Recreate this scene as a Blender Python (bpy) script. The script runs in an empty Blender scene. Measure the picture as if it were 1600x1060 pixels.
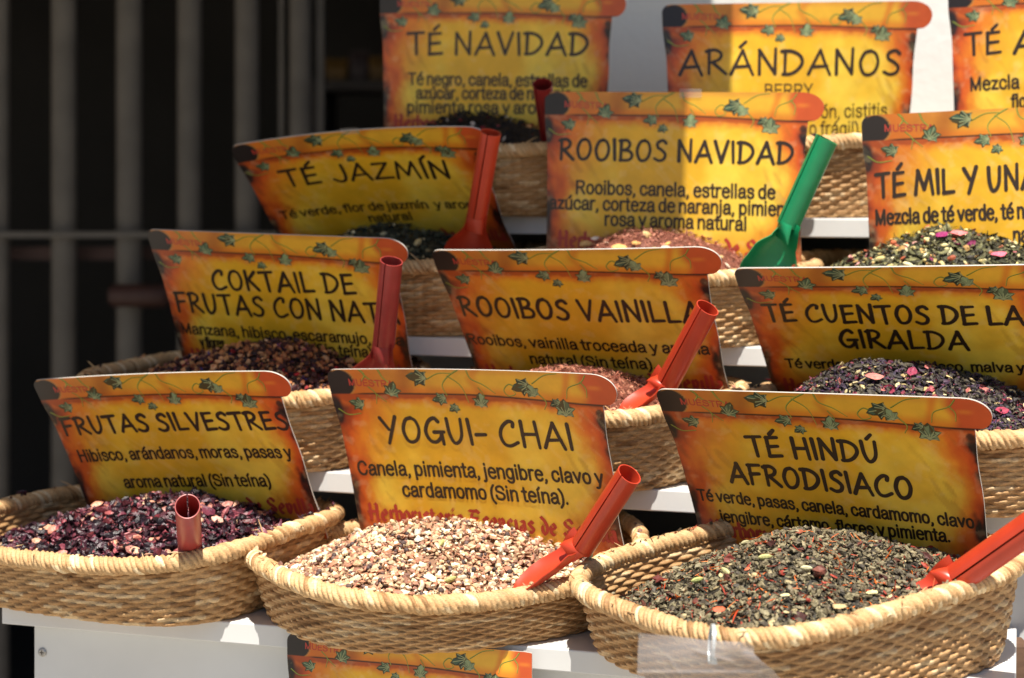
import bpy, math, random
import numpy as np
from mathutils import Vector

# ------------------------------------------------------------------ camera, sky, sun, exposure
scene = bpy.context.scene
COL = scene.collection
FPX, CX, CY, CZ = 2700.0, 800.0, 260.0, 1.45      # focal length and optical centre, in pixels of the 1600 wide photograph
cam_data = bpy.data.cameras.new('camera')
cam = bpy.data.objects.new('camera', cam_data)
COL.objects.link(cam)
cam.location = (0, 0, CZ)
cam.rotation_euler = (math.radians(90), 0, 0)
cam_data.sensor_width = 36.0
cam_data.lens = 36.0 * FPX / 1600.0
cam_data.shift_y = -(530.0 - CY) / 1600.0
cam_data.clip_start = 0.05
cam_data.clip_end = 500.0
cam_data.dof.use_dof = True
cam_data.dof.focus_distance = 1.5
cam_data.dof.aperture_fstop = 5.0
scene.camera = cam

SUN_EL, SUN_AZ = math.radians(68), math.radians(178)   # azimuth from +Y, clockwise
world = bpy.data.worlds.new('World')
scene.world = world
world.use_nodes = True
wn = world.node_tree
bg = wn.nodes['Background']
sky = wn.nodes.new('ShaderNodeTexSky')
sky.sky_type = 'NISHITA'
sky.sun_disc = False
sky.sun_elevation = SUN_EL
sky.sun_rotation = SUN_AZ
wn.links.new(sky.outputs['Color'], bg.inputs['Color'])
bg.inputs['Strength'].default_value = 0.06
sun_data = bpy.data.lights.new('sun', 'SUN')
sun_data.energy = 5.0
sun_data.angle = math.radians(0.55)
sun_data.color = (1.0, 0.94, 0.84)
sun = bpy.data.objects.new('sun', sun_data)
COL.objects.link(sun)
SUN_DIR = Vector((math.sin(SUN_AZ) * math.cos(SUN_EL), math.cos(SUN_AZ) * math.cos(SUN_EL), math.sin(SUN_EL)))
sun.rotation_euler = (-SUN_DIR).to_track_quat('-Z', 'Y').to_euler()
sun.location = (0, 0, 6)
scene.view_settings.view_transform = 'Standard'
scene.view_settings.look = 'None'
scene.view_settings.exposure = 0.70
scene.view_settings.gamma = 1.0
scene.cycles.use_denoising = True
scene.cycles.max_bounces = 8
scene.cycles.diffuse_bounces = 5

random.seed(4)
RNG = np.random.default_rng(11)


# ------------------------------------------------------------------ helpers
def at(px, py, Y):
    """point at distance Y seen at photograph pixel (px, py)"""
    return np.array([(px - CX) / FPX * Y, Y, CZ - (py - CY) / FPX * Y])


def srgb(r, g, b):
    f = lambda c: (c / 255.0 / 12.92) if c <= 10.31 else ((c / 255.0 + 0.055) / 1.055) ** 2.4
    return (f(r), f(g), f(b))


def tag(o, label=None, cat=None, group=None, kind=None):
    if label: o['label'] = label
    if cat: o['category'] = cat
    if group: o['group'] = group
    if kind: o['kind'] = kind
    return o


def empty(name, loc, label=None, cat=None, group=None):
    o = bpy.data.objects.new(name, None)
    o.empty_display_size = 0.05
    o.location = tuple(float(x) for x in loc)
    COL.objects.link(o)
    return tag(o, label, cat, group)


class MB:
    """collects shapes in world coordinates, then links them as ONE mesh object"""
    def __init__(self):
        self.v, self.f, self.m, self.c, self.n = [], [], [], [], 0
        self.smooth = []

    def add(self, v, f, mat=0, col=None, smooth=False):
        v = np.asarray(v, float).reshape(-1, 3)
        base = self.n
        self.v.append(v)
        self.n += len(v)
        for q in f:
            self.f.append([int(i) + base for i in q])
        self.m += [mat] * len(f)
        self.smooth += [smooth] * len(f)
        self.c.append(np.tile(np.array(col if col is not None else (1, 1, 1), float), (len(v), 1)) if np.ndim(col) < 2 else np.asarray(col, float))
        return self

    def box(self, lo, hi, mat=0, frame=None):
        """box from lo to hi; frame = (origin, xaxis, yaxis) turns it in plan"""
        x0, y0, z0 = lo
        x1, y1, z1 = hi
        v = np.array([(x, y, z) for z in (z0, z1) for y in (y0, y1) for x in (x0, x1)], float)
        if frame is not None:
            o, ax, ay = frame
            v = np.array(o)[None] + v[:, :1] * np.array(ax)[None] + v[:, 1:2] * np.array(ay)[None] + v[:, 2:] * np.array((0, 0, 1.0))[None]
        return self.add(v, [(0, 2, 3, 1), (4, 5, 7, 6), (0, 1, 5, 4), (2, 6, 7, 3), (0, 4, 6, 2), (1, 3, 7, 5)], mat)

    def grid(self, P, mat=0, cu=False, cv=False, col=None, smooth=True, flip=False):
        """P [rows, cols, 3] as quads; cu / cv close it"""
        r, c = P.shape[:2]
        f = []
        for i in range(r if cv else r - 1):
            i2 = (i + 1) % r
            for j in range(c if cu else c - 1):
                j2 = (j + 1) % c
                q = (i * c + j, i * c + j2, i2 * c + j2, i2 * c + j)
                f.append(q[::-1] if flip else q)
        return self.add(P.reshape(-1, 3), f, mat, None if col is None else col.reshape(-1, 3), smooth)

    def tube(self, path, rad, n=12, mat=0, closed=False, caps=True):
        path = np.asarray(path, float)
        k = len(path)
        rad = np.broadcast_to(np.asarray(rad, float), (k,))
        if closed:
            tan = np.roll(path, -1, 0) - np.roll(path, 1, 0)
        else:
            tan = np.gradient(path, axis=0)
        tan /= np.linalg.norm(tan, axis=1)[:, None]
        ref = np.array((0, 0, 1.0)) if abs(tan[0, 2]) < 0.9 else np.array((1.0, 0, 0))
        P = np.empty((k, n, 3))
        for i in range(k):
            a = np.cross(tan[i], ref); a /= np.linalg.norm(a)
            b = np.cross(a, tan[i])
            ref = b
            t = np.linspace(0, 2 * np.pi, n, endpoint=False)
            P[i] = path[i] + rad[i] * (np.cos(t)[:, None] * a + np.sin(t)[:, None] * b)
        self.grid(P, mat, cu=True, cv=closed)
        if caps and not closed:
            self.add(P[0], [tuple(range(n))], mat)
            self.add(P[-1], [tuple(range(n - 1, -1, -1))], mat)
        return self

    def build(self, name, mats, parent=None, base=None):
        v = np.concatenate(self.v) if self.v else np.zeros((0, 3))
        off = np.array(parent.location if parent is not None and base is None else (base if base is not None else (0, 0, 0)), float)
        me = bpy.data.meshes.new(name)
        fast_mesh(me, v - off, self.f)
        if not isinstance(mats, (list, tuple)): mats = [mats]
        for m in mats: me.materials.append(m)
        me.polygons.foreach_set('material_index', np.array(self.m, np.int32))
        me.polygons.foreach_set('use_smooth', np.array(self.smooth, bool))
        ca = me.color_attributes.new('tint', 'FLOAT_COLOR', 'POINT')
        c = np.concatenate(self.c)
        ca.data.foreach_set('color', np.hstack([c, np.ones((len(c), 1))]).astype(np.float32).ravel())
        me.update()
        o = bpy.data.objects.new(name, me)
        COL.objects.link(o)
        if parent is not None:
            o.parent = parent
            if base is not None: o.location = tuple(np.array(base) - np.array(parent.location))
        elif base is not None:
            o.location = tuple(float(x) for x in base)
        return o


def fast_mesh(me, v, f):
    me.vertices.add(len(v))
    me.vertices.foreach_set('co', np.asarray(v, np.float32).ravel())
    if isinstance(f, np.ndarray):
        cnt = np.full(len(f), f.shape[1], np.int32)
        flat = f.astype(np.int32).ravel()
    else:
        cnt = np.array([len(q) for q in f], np.int32)
        flat = np.array([i for q in f for i in q], np.int32)
    me.loops.add(len(flat))
    me.loops.foreach_set('vertex_index', flat)
    me.polygons.add(len(cnt))
    me.polygons.foreach_set('loop_start', np.concatenate([[0], np.cumsum(cnt)[:-1]]).astype(np.int32))
    me.polygons.foreach_set('loop_total', cnt)
    me.update(calc_edges=True)


def vnoise(x, y, seed=0):
    """smooth value noise, 0..1"""
    x = np.asarray(x, float); y = np.asarray(y, float)
    R = np.random.default_rng(seed).random((64, 64))
    xi = np.floor(x).astype(int); yi = np.floor(y).astype(int)
    fx = x - xi; fy = y - yi
    fx = fx * fx * (3 - 2 * fx); fy = fy * fy * (3 - 2 * fy)
    g = lambda a, b: R[a % 64, b % 64]
    return (g(xi, yi) * (1 - fx) + g(xi + 1, yi) * fx) * (1 - fy) + (g(xi, yi + 1) * (1 - fx) + g(xi + 1, yi + 1) * fx) * fy


def fbm(x, y, seed=0, n=4):
    s = 0; a = 0.5
    for i in range(n):
        s = s + a * vnoise(x * 2 ** i, y * 2 ** i, seed + i); a *= 0.5
    return s / (1 - 0.5 ** n)


def sstep(a, b, x):
    t = np.clip((x - a) / (b - a), 0, 1)
    return t * t * (3 - 2 * t)


# ------------------------------------------------------------------ materials
def mat(name, col=None, rough=0.6, spec=0.5, metal=0.0, attr=False, noise=None, bump=None, coat=0.0, **kw):
    """principled material; attr: colour from the mesh's own tint; noise=(scale, amount); bump=(scale, strength, distance)"""
    m = bpy.data.materials.new(name)
    m.use_nodes = True
    nt = m.node_tree
    b = nt.nodes['Principled BSDF']
    b.inputs['Roughness'].default_value = rough
    b.inputs['Specular IOR Level'].default_value = spec
    b.inputs['Metallic'].default_value = metal
    b.inputs['Coat Weight'].default_value = coat
    b.inputs['Coat Roughness'].default_value = kw.get('coat_rough', 0.1)
    tc = nt.nodes.new('ShaderNodeTexCoord')
    src = None
    if attr:
        a = nt.nodes.new('ShaderNodeVertexColor'); a.layer_name = 'tint'
        src = a.outputs['Color']
    if col is not None and not attr:
        b.inputs['Base Color'].default_value = (*col, 1)
    mapping = nt.nodes.new('ShaderNodeMapping')
    mapping.inputs['Scale'].default_value = kw.get('stretch', (1, 1, 1))
    nt.links.new(tc.outputs['Object'], mapping.inputs['Vector'])
    if noise:
        n = nt.nodes.new('ShaderNodeTexNoise')
        n.inputs['Scale'].default_value = noise[0]
        n.inputs['Detail'].default_value = 6
        nt.links.new(mapping.outputs['Vector'], n.inputs['Vector'])
        r = nt.nodes.new('ShaderNodeMapRange')
        r.inputs['From Min'].default_value = 0.3; r.inputs['From Max'].default_value = 0.7
        r.inputs['To Min'].default_value = 1 - noise[1]; r.inputs['To Max'].default_value = 1 + noise[1] * 0.6
        nt.links.new(n.outputs['Fac'], r.inputs['Value'])
        mx = nt.nodes.new('ShaderNodeMix'); mx.data_type = 'RGBA'; mx.blend_type = 'MULTIPLY'
        mx.inputs['Factor'].default_value = 1.0
        if src is not None: nt.links.new(src, mx.inputs['A'])
        else: mx.inputs['A'].default_value = (*col, 1)
        cmb = nt.nodes.new('ShaderNodeCombineColor')
        for k in ('Red', 'Green', 'Blue'): nt.links.new(r.outputs['Result'], cmb.inputs[k])
        nt.links.new(cmb.outputs['Color'], mx.inputs['B'])
        src = mx.outputs['Result']
    if src is not None: nt.links.new(src, b.inputs['Base Color'])
    if bump:
        n2 = nt.nodes.new('ShaderNodeTexNoise')
        n2.inputs['Scale'].default_value = bump[0]
        n2.inputs['Detail'].default_value = 5
        nt.links.new(mapping.outputs['Vector'], n2.inputs['Vector'])
        bp = nt.nodes.new('ShaderNodeBump')
        bp.inputs['Strength'].default_value = bump[1]
        bp.inputs['Distance'].default_value = bump[2]
        nt.links.new(n2.outputs['Fac'], bp.inputs['Height'])
        nt.links.new(bp.outputs['Normal'], b.inputs['Normal'])
    return m


M = {
    'print': mat('printed_card', attr=True, rough=0.38, spec=0.5, noise=(60, 0.10), bump=(90, 0.05, 0.002)),
    'card_edge': mat('card_edge', (0.50, 0.47, 0.42), 0.5),
    'ink': mat('black_ink', (0.030, 0.016, 0.010), 0.38, 0.5),
    'red_ink': mat('red_ink', (0.46, 0.045, 0.028), 0.38, 0.5),
    'white': mat('white_melamine', (0.68, 0.68, 0.67), 0.32, 0.5, noise=(7, 0.10), bump=(40, 0.04, 0.002)),
    'shade_board': mat('dark_shade_board', (0.11, 0.105, 0.10), 0.7, noise=(12, 0.2)),  # dark grey stands in for the shade inside the stand
    'straw': mat('woven_straw', attr=True, rough=0.6, spec=0.35, noise=(420, 0.28), bump=(700, 0.35, 0.0012), stretch=(1, 1, 2.2)),
    'tea': mat('dried_leaves', attr=True, rough=0.62, spec=0.4, noise=(500, 0.3), bump=(900, 0.3, 0.001)),
    'tea_gloss': mat('dried_fruit', attr=True, rough=0.38, spec=0.5, noise=(400, 0.35), bump=(700, 0.4, 0.0015)),
    'red_metal': mat('red_enamel', (0.52, 0.048, 0.018), 0.33, 0.5, noise=(45, 0.10), bump=(55, 0.07, 0.002)),
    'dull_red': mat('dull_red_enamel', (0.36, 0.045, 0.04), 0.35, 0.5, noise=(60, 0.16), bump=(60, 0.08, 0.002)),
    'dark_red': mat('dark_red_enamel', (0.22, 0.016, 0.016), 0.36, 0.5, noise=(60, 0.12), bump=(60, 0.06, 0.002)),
    'green_metal': mat('green_enamel', (0.008, 0.24, 0.09), 0.33, 0.5, noise=(45, 0.12), bump=(55, 0.07, 0.002)),
    'steel': mat('screw_steel', (0.42, 0.41, 0.40), 0.4, 0.5, 0.9, noise=(300, 0.3)),
    'bar': mat('bar_paint', (0.105, 0.090, 0.076), 0.6, noise=(14, 0.22), bump=(60, 0.15, 0.004)),
    'rust': mat('brown_iron', (0.045, 0.014, 0.009), 0.6, noise=(20, 0.3)),
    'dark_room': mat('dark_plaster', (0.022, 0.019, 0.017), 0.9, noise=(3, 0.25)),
    'stucco': mat('white_stucco', (0.80, 0.785, 0.75), 0.85, 0.3, noise=(5, 0.05), bump=(75, 0.2, 0.004)),
    'paving': mat('pale_paving', (0.36, 0.33, 0.28), 0.85, noise=(2.5, 0.2), bump=(30, 0.3, 0.01)),
    'canvas': mat('shade_canvas', (0.42, 0.38, 0.32), 0.9, noise=(12, 0.12)),
    'tie': mat('white_nylon', (0.42, 0.46, 0.47), 0.3, 0.5, noise=(200, 0.08)),
    'wood': mat('brown_wood', (0.13, 0.07, 0.04), 0.6, noise=(30, 0.3), stretch=(1, 1, 6)),
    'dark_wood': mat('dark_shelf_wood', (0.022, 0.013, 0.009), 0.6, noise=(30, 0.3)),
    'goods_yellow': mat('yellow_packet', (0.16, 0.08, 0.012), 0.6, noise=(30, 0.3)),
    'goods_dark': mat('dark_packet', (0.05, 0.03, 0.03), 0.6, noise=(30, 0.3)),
}


def film_material():
    m = mat('clear_film', (0.50, 0.47, 0.46), 0.16, 0.6, bump=(35, 0.25, 0.004))
    b = m.node_tree.nodes['Principled BSDF']
    b.inputs['Alpha'].default_value = 0.27
    return m


M['film'] = film_material()


# ------------------------------------------------------------------ the setting
g = MB()
g.add([(-60, -60, 0), (60, -60, 0), (60, 60, 0), (-60, 60, 0)], [(0, 1, 2, 3)])
tag(g.build('ground', M['paving']), kind='structure')

TAN = math.tan(math.radians(16.5)); COS = math.cos(math.radians(16.5)); SIN = math.sin(math.radians(16.5))
AX = (COS, -SIN, 0.0)          # along the shelves, to the right
AY = (SIN, COS, 0.0)           # towards the back
YT = [1.49, 1.672, 1.817, 1.963]  # front edge of each step where X = 0
ZS = [1.037, 1.1446, 1.2672, 1.3935]
S0 = [-0.503, -0.44, -0.36, -0.27]
S1 = [0.417, 0.80, 0.80, 0.80]
FASC = [0.0195, 0.0205, 0.0195, 0.0205]


def fr(i): return ((0, YT[i], 0), AX, AY)


stand = empty('display_stand', (0.0, 1.49, 0.0), 'white stepped display stand carrying the rows of tea baskets', 'display stand')
for i in range(4):
    b = MB()
    b.box((S0[i], 0.0, ZS[i] - FASC[i]), (S1[i], 0.34 if i < 3 else 0.29, ZS[i]), frame=fr(i))
    o = b.build('shelf', M['white'], stand)
    bv = o.modifiers.new('bevel', 'BEVEL'); bv.width = 0.0012; bv.segments = 2
b = MB()
b.box((-0.4806, 0.020, 0.0), (0.405, 0.038, ZS[0] - FASC[0] - 0.0008), frame=fr(0))
pn = b.build('front_panel', M['white'], stand)
bv = pn.modifiers.new('bevel', 'BEVEL'); bv.width = 0.001; bv.segments = 2
for s_ in (-0.4806, 0.387):
    b = MB()
    b.box((s_, 0.039, 0.0), (s_ + 0.018, 0.32, ZS[0] - FASC[0] - 0.001), frame=fr(0))
    b.build('side_panel', M['white'], stand)
for i, mt in ((1, 'shade_board'), (2, 'white'), (3, 'shade_board')):  # shade under two of the shelves is put into the board colour
    b = MB()
    b.box((S0[i] + 0.03, 0.20, ZS[i - 1] + 0.001), (S1[i], 0.215, ZS[i] - FASC[i] - 0.001), frame=fr(i))
    b.build('back_panel', M[mt], stand)
b = MB()
b.box((0.44, 0.012, 0.0), (0.80, 0.03, ZS[1] - FASC[1] - 0.001), frame=fr(1))
b.build('step_panel', M['white'], stand)
for i in (2, 3):
    b = MB()
    b.box((S1[i] - 0.018, 0.006, 0.0), (S1[i], 0.28, ZS[i] - FASC[i] - 0.002), frame=fr(i))
    b.build('side_panel', M['white'], stand)
# one cross-head screw at the left end of the panel
sc_ = at(45, 1030, 1.62)
nf = np.array([-SIN, -COS, 0.0]); ax_ = np.array(AX)
d0 = np.array([0, YT[0], 0]) + np.array(AY) * 0.020
sc_ = sc_ + nf * (np.dot(d0 - sc_, nf))
b = MB()
t = np.linspace(0, 2 * np.pi, 20, endpoint=False)
for k, (rr, dd) in enumerate(((0.0043, 0.0), (0.0042, 0.0012), (0.003, 0.002))):
    ring = sc_ + nf * dd + rr * (np.cos(t)[:, None] * ax_ + np.sin(t)[:, None] * np.array((0, 0, 1.0)))
    if k: b.add(np.concatenate([prev, ring]), [(i, (i + 1) % 20, 20 + (i + 1) % 20, 20 + i) for i in range(20)])
    prev = ring
b.add(prev, [tuple(range(20))])
for q in (ax_, np.array((0, 0, 1.0))):
    p = np.cross(q, nf); c_ = sc_ + nf * 0.00225
    b.add([c_ + 0.0022 * q + 0.0004 * p, c_ - 0.0022 * q + 0.0004 * p, c_ - 0.0022 * q - 0.0004 * p, c_ + 0.0022 * q - 0.0004 * p], [(0, 1, 2, 3)], 1)
    nf = nf * 1.0
b.build('screw', [M['steel'], M['ink']], stand).parent = stand

# white wall behind the right half
WO = (0.0, 2.27, 0)
b = MB()
b.box((0.0, 0.0, 0.0), (3.5, 0.2, 1.99), frame=(WO, AX, AY))
tag(b.build('stucco_wall', M['stucco'], base=(1.0, 2.0, 0)), 'rough white plaster wall behind the upper right signs', 'wall')

# dark shop room behind the bars
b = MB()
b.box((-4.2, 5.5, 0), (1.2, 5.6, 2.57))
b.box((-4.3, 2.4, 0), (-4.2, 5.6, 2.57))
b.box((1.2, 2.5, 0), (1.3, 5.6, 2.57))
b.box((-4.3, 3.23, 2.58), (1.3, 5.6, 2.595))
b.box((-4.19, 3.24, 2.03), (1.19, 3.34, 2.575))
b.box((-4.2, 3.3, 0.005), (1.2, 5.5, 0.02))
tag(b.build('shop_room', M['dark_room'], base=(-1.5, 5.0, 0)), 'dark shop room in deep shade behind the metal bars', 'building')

# barred gate on the left
GY = 3.2
gate = empty('barred_gate', ((200 - CX) / FPX * GY, GY, 0), 'brown grey metal gate of upright bars in the shade on the left', 'gate')
gx = lambda px: (px - CX) / FPX * GY
for px, w in ((-95, 38), (-2, 34), (100, 40), (202, 41), (296, 38), (386, 38), (469, 34)):
    b = MB()
    h = w / FPX * GY / 2
    x = gx(px)
    rr = np.linspace(0, 2 * np.pi, 24, endpoint=False)
    P = np.stack([np.stack([x + h * np.cos(rr), GY + 0.6 * h * np.sin(rr), np.full(24, z)], -1) for z in (0.02, 0.9, 1.6, 2.0)])
    b.grid(P, cu=True)
    b.build('bar', M['bar'], gate)
for px, w in ((437, 8), (498, 11)):
    b = MB(); h = w / FPX * GY / 2
    b.box((gx(px) - h, GY + 0.02, 0.02), (gx(px) + h, GY + 0.05, 2.0))
    b.build('bar', M['bar'], gate)
for py, h in ((366, 9), (700 + 830, 10), (-180, 9)):
    b = MB()
    z = CZ - (py - CY) / FPX * GY; hh = h / FPX * GY / 2
    b.box((gx(-120), GY - 0.034, z - hh), (gx(506), GY - 0.026, z + hh))
    b.build('rail', M['bar'], gate)
b = MB()
z = CZ - (394 - CY) / FPX * (GY + 0.12)
b.box((gx(-120), GY + 0.06, z - 0.012), (gx(430), GY + 0.075, z + 0.012))
b.build('rail', M['rust'], gate)
b = MB()
p0 = at(172, 462, GY - 0.08); p1 = at(262, 462, GY - 0.08)
b.tube([p0, p0 + (p1 - p0) * 0.08, p0 + (p1 - p0) * 0.92, p1], [0.016, 0.021, 0.021, 0.016], 16)
b.tube([p0 + (p1 - p0) * 0.5, p0 + (p1 - p0) * 0.5 + np.array((0, 0.06, 0))], [0.012, 0.012], 10)
b.build('handle', M['rust'], gate)

# dim goods inside the doorway
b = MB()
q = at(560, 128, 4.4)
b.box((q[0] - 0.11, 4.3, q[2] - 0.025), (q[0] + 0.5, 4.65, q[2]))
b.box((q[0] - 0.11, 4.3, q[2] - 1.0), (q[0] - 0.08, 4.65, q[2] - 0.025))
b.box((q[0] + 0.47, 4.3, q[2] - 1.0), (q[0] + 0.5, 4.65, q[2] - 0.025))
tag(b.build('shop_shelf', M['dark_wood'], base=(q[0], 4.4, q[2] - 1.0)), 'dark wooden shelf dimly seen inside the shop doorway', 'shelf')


def packet(px, w, h, m, label):
    c = at(px, 128, 4.36); c[2] = q[2] + 0.001
    b = MB(); n = 9
    prof = [(0.0, 0.42), (0.1, 0.5), (0.6, 0.46), (0.85, 0.25), (0.93, 0.06), (1.0, 0.05)]
    t = np.linspace(0, 2 * np.pi, 24, endpoint=False)
    sq = lambda a: np.sign(a) * np.abs(a) ** 0.45
    P = np.stack([np.stack([c[0] + w * (0.5 if z > .8 else 0.47) * sq(np.cos(t)), c[1] + w * d * 0.7 * sq(np.sin(t)), np.full(24, c[2] + z * h)], -1) for z, d in prof])
    b.grid(P, cu=True)
    b.add(P[0], [tuple(range(24))]); b.add(P[-1], [tuple(range(24))])
    tag(b.build('tea_packet', M[m], base=c), label, 'packet', 'packets on the dark shop shelf')


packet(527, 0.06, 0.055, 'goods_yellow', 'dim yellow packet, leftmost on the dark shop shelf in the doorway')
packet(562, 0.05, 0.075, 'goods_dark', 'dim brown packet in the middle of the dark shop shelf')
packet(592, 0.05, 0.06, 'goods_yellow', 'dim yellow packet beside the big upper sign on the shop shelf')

# unseen canopy, added and outlined to cast shade over the left and the back
sx, sy, sz = SUN_DIR
AWZ = 2.3
poly = [(0.25, 2.35), (0.24, 1.985), (0.186, 1.965), (0.18, 1.856), (0.02, 1.845), (-0.2, 1.715), (-0.6, 1.675), (-3.6, 1.62)]  # wanted shadow edge; the canopy is cut to it
fro = [(x + (AWZ - 1.3) * sx / sz, y + (AWZ - 1.3) * sy / sz) for x, y in poly]
ring = fro + [(-3.6, 3.19), (fro[0][0], 3.19)]
n = len(ring)
b = MB()
v = [(x, y, AWZ) for x, y in ring] + [(x, y, AWZ + 0.03) for x, y in ring]
b.add(v, [tuple(range(n))[::-1], tuple(range(n, 2 * n))] + [(i, (i + 1) % n, n + (i + 1) % n, n + i) for i in range(n)])
for x in (-3.3, -1.8, -0.9):
    b.box((x, fro[-1][1] + 0.12, AWZ - 0.03), (x + 0.04, 3.1, AWZ - 0.001))
tag(b.build('shade_canopy', M['canvas'], base=(-1.5, 3.0, AWZ)), 'unseen brown canvas canopy added above the gate to shade the upper left signs', 'shade_canopy')

# brown crate behind the right end of the lowest shelf
b = MB()
c = at(1640, 1012, 1.50)
for k in range(4):
    z1 = c[2] - k * 0.075
    b.box((c[0] - 0.045, 1.50, z1 - 0.068), (c[0] + 0.25, 1.512, z1))
for x in (c[0] - 0.043, c[0] + 0.218):
    b.box((x, 1.513, c[2] - 0.3), (x + 0.03, 1.54, c[2] - 0.002))
    b.box((x, 1.541, c[2] - 0.3), (x + 0.012, 1.60, c[2] - 0.002))
b.box((c[0] - 0.045, 1.515, 0), (c[0] + 0.25, 1.60, c[2] - 0.305))
tag(b.build('wooden_crate', M['wood'], base=(c[0], 1.52, 0)), 'brown wooden crate at the lower right edge beside the stand', 'crate')

SIGN_POSE = {
    'yogui': [-0.0258, 1.6113, 1.1772, 26.2446, 17.1886, 2.6706, 0.0034, 0.5368, 0.682, 0.3028],
    'hindu': [0.2834, 1.5199, 1.175, 31.2602, 25.9361, 1.8319, -0.0036, 0.0507, 1.0437, 0.3027],
    'frutas': [-0.3205, 1.7062, 1.1722, 21.8422, 26.8879, 5.4847, 0.0019, 0.415, 1.0127, 0.2983],
    'coktail': [-0.2348, 1.8251, 1.3007, 20.5813, 27.1192, -0.8048, 0.0022, -0.0629, 0.8321, 0.3018],
    'jazmin': [-0.1448, 1.9425, 1.4221, 15.9633, 43.9362, 4.9288, 0.0002, 0.9446, -0.426, 0.3062],
    'vainilla': [0.0774, 1.725, 1.2912, 25.6567, 32.4556, 1.5899, -0.0027, -0.22, 0.054, 0.3064],
    'cuentos': [0.3754, 1.6408, 1.2888, 23.4271, 39.9218, 2.4169, -0.0011, -0.0659, 0.4782, 0.3039],
    'arandanos': [0.3206, 1.9307, 1.5422, -4.3369, 1.5177, 0.8797, 0.015, -0.5195, 0.0662, 0.3019],
    'tenavidad': [-0.0122, 2.0373, 1.5666, 12.281, 3.6006, -0.8275, -0.0024, 0.3204, 0.0054, 0.2957],
    'rnavidad': [0.1816, 1.8536, 1.4393, 13.4515, 0.1742, -0.7186, -0.0008, 0.2949, -0.0126, 0.3005],
    'mil': [0.5126, 1.7407, 1.4159, 6.1542, 0.8724, 2.8438, -0.0143, -0.2278, 0.0195, 0.3106],
    'tea': [0.6195, 1.8464, 1.564, 22.7564, 0.024, 1.6606, 0.003, -0.0185, -0.0041, 0.2986],
    'bottom': [-0.0862, 1.5035, 0.9640, 16.5, 0.0, 0.0, 0.0, 0.0, 0.0, 0.238],
}
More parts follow.
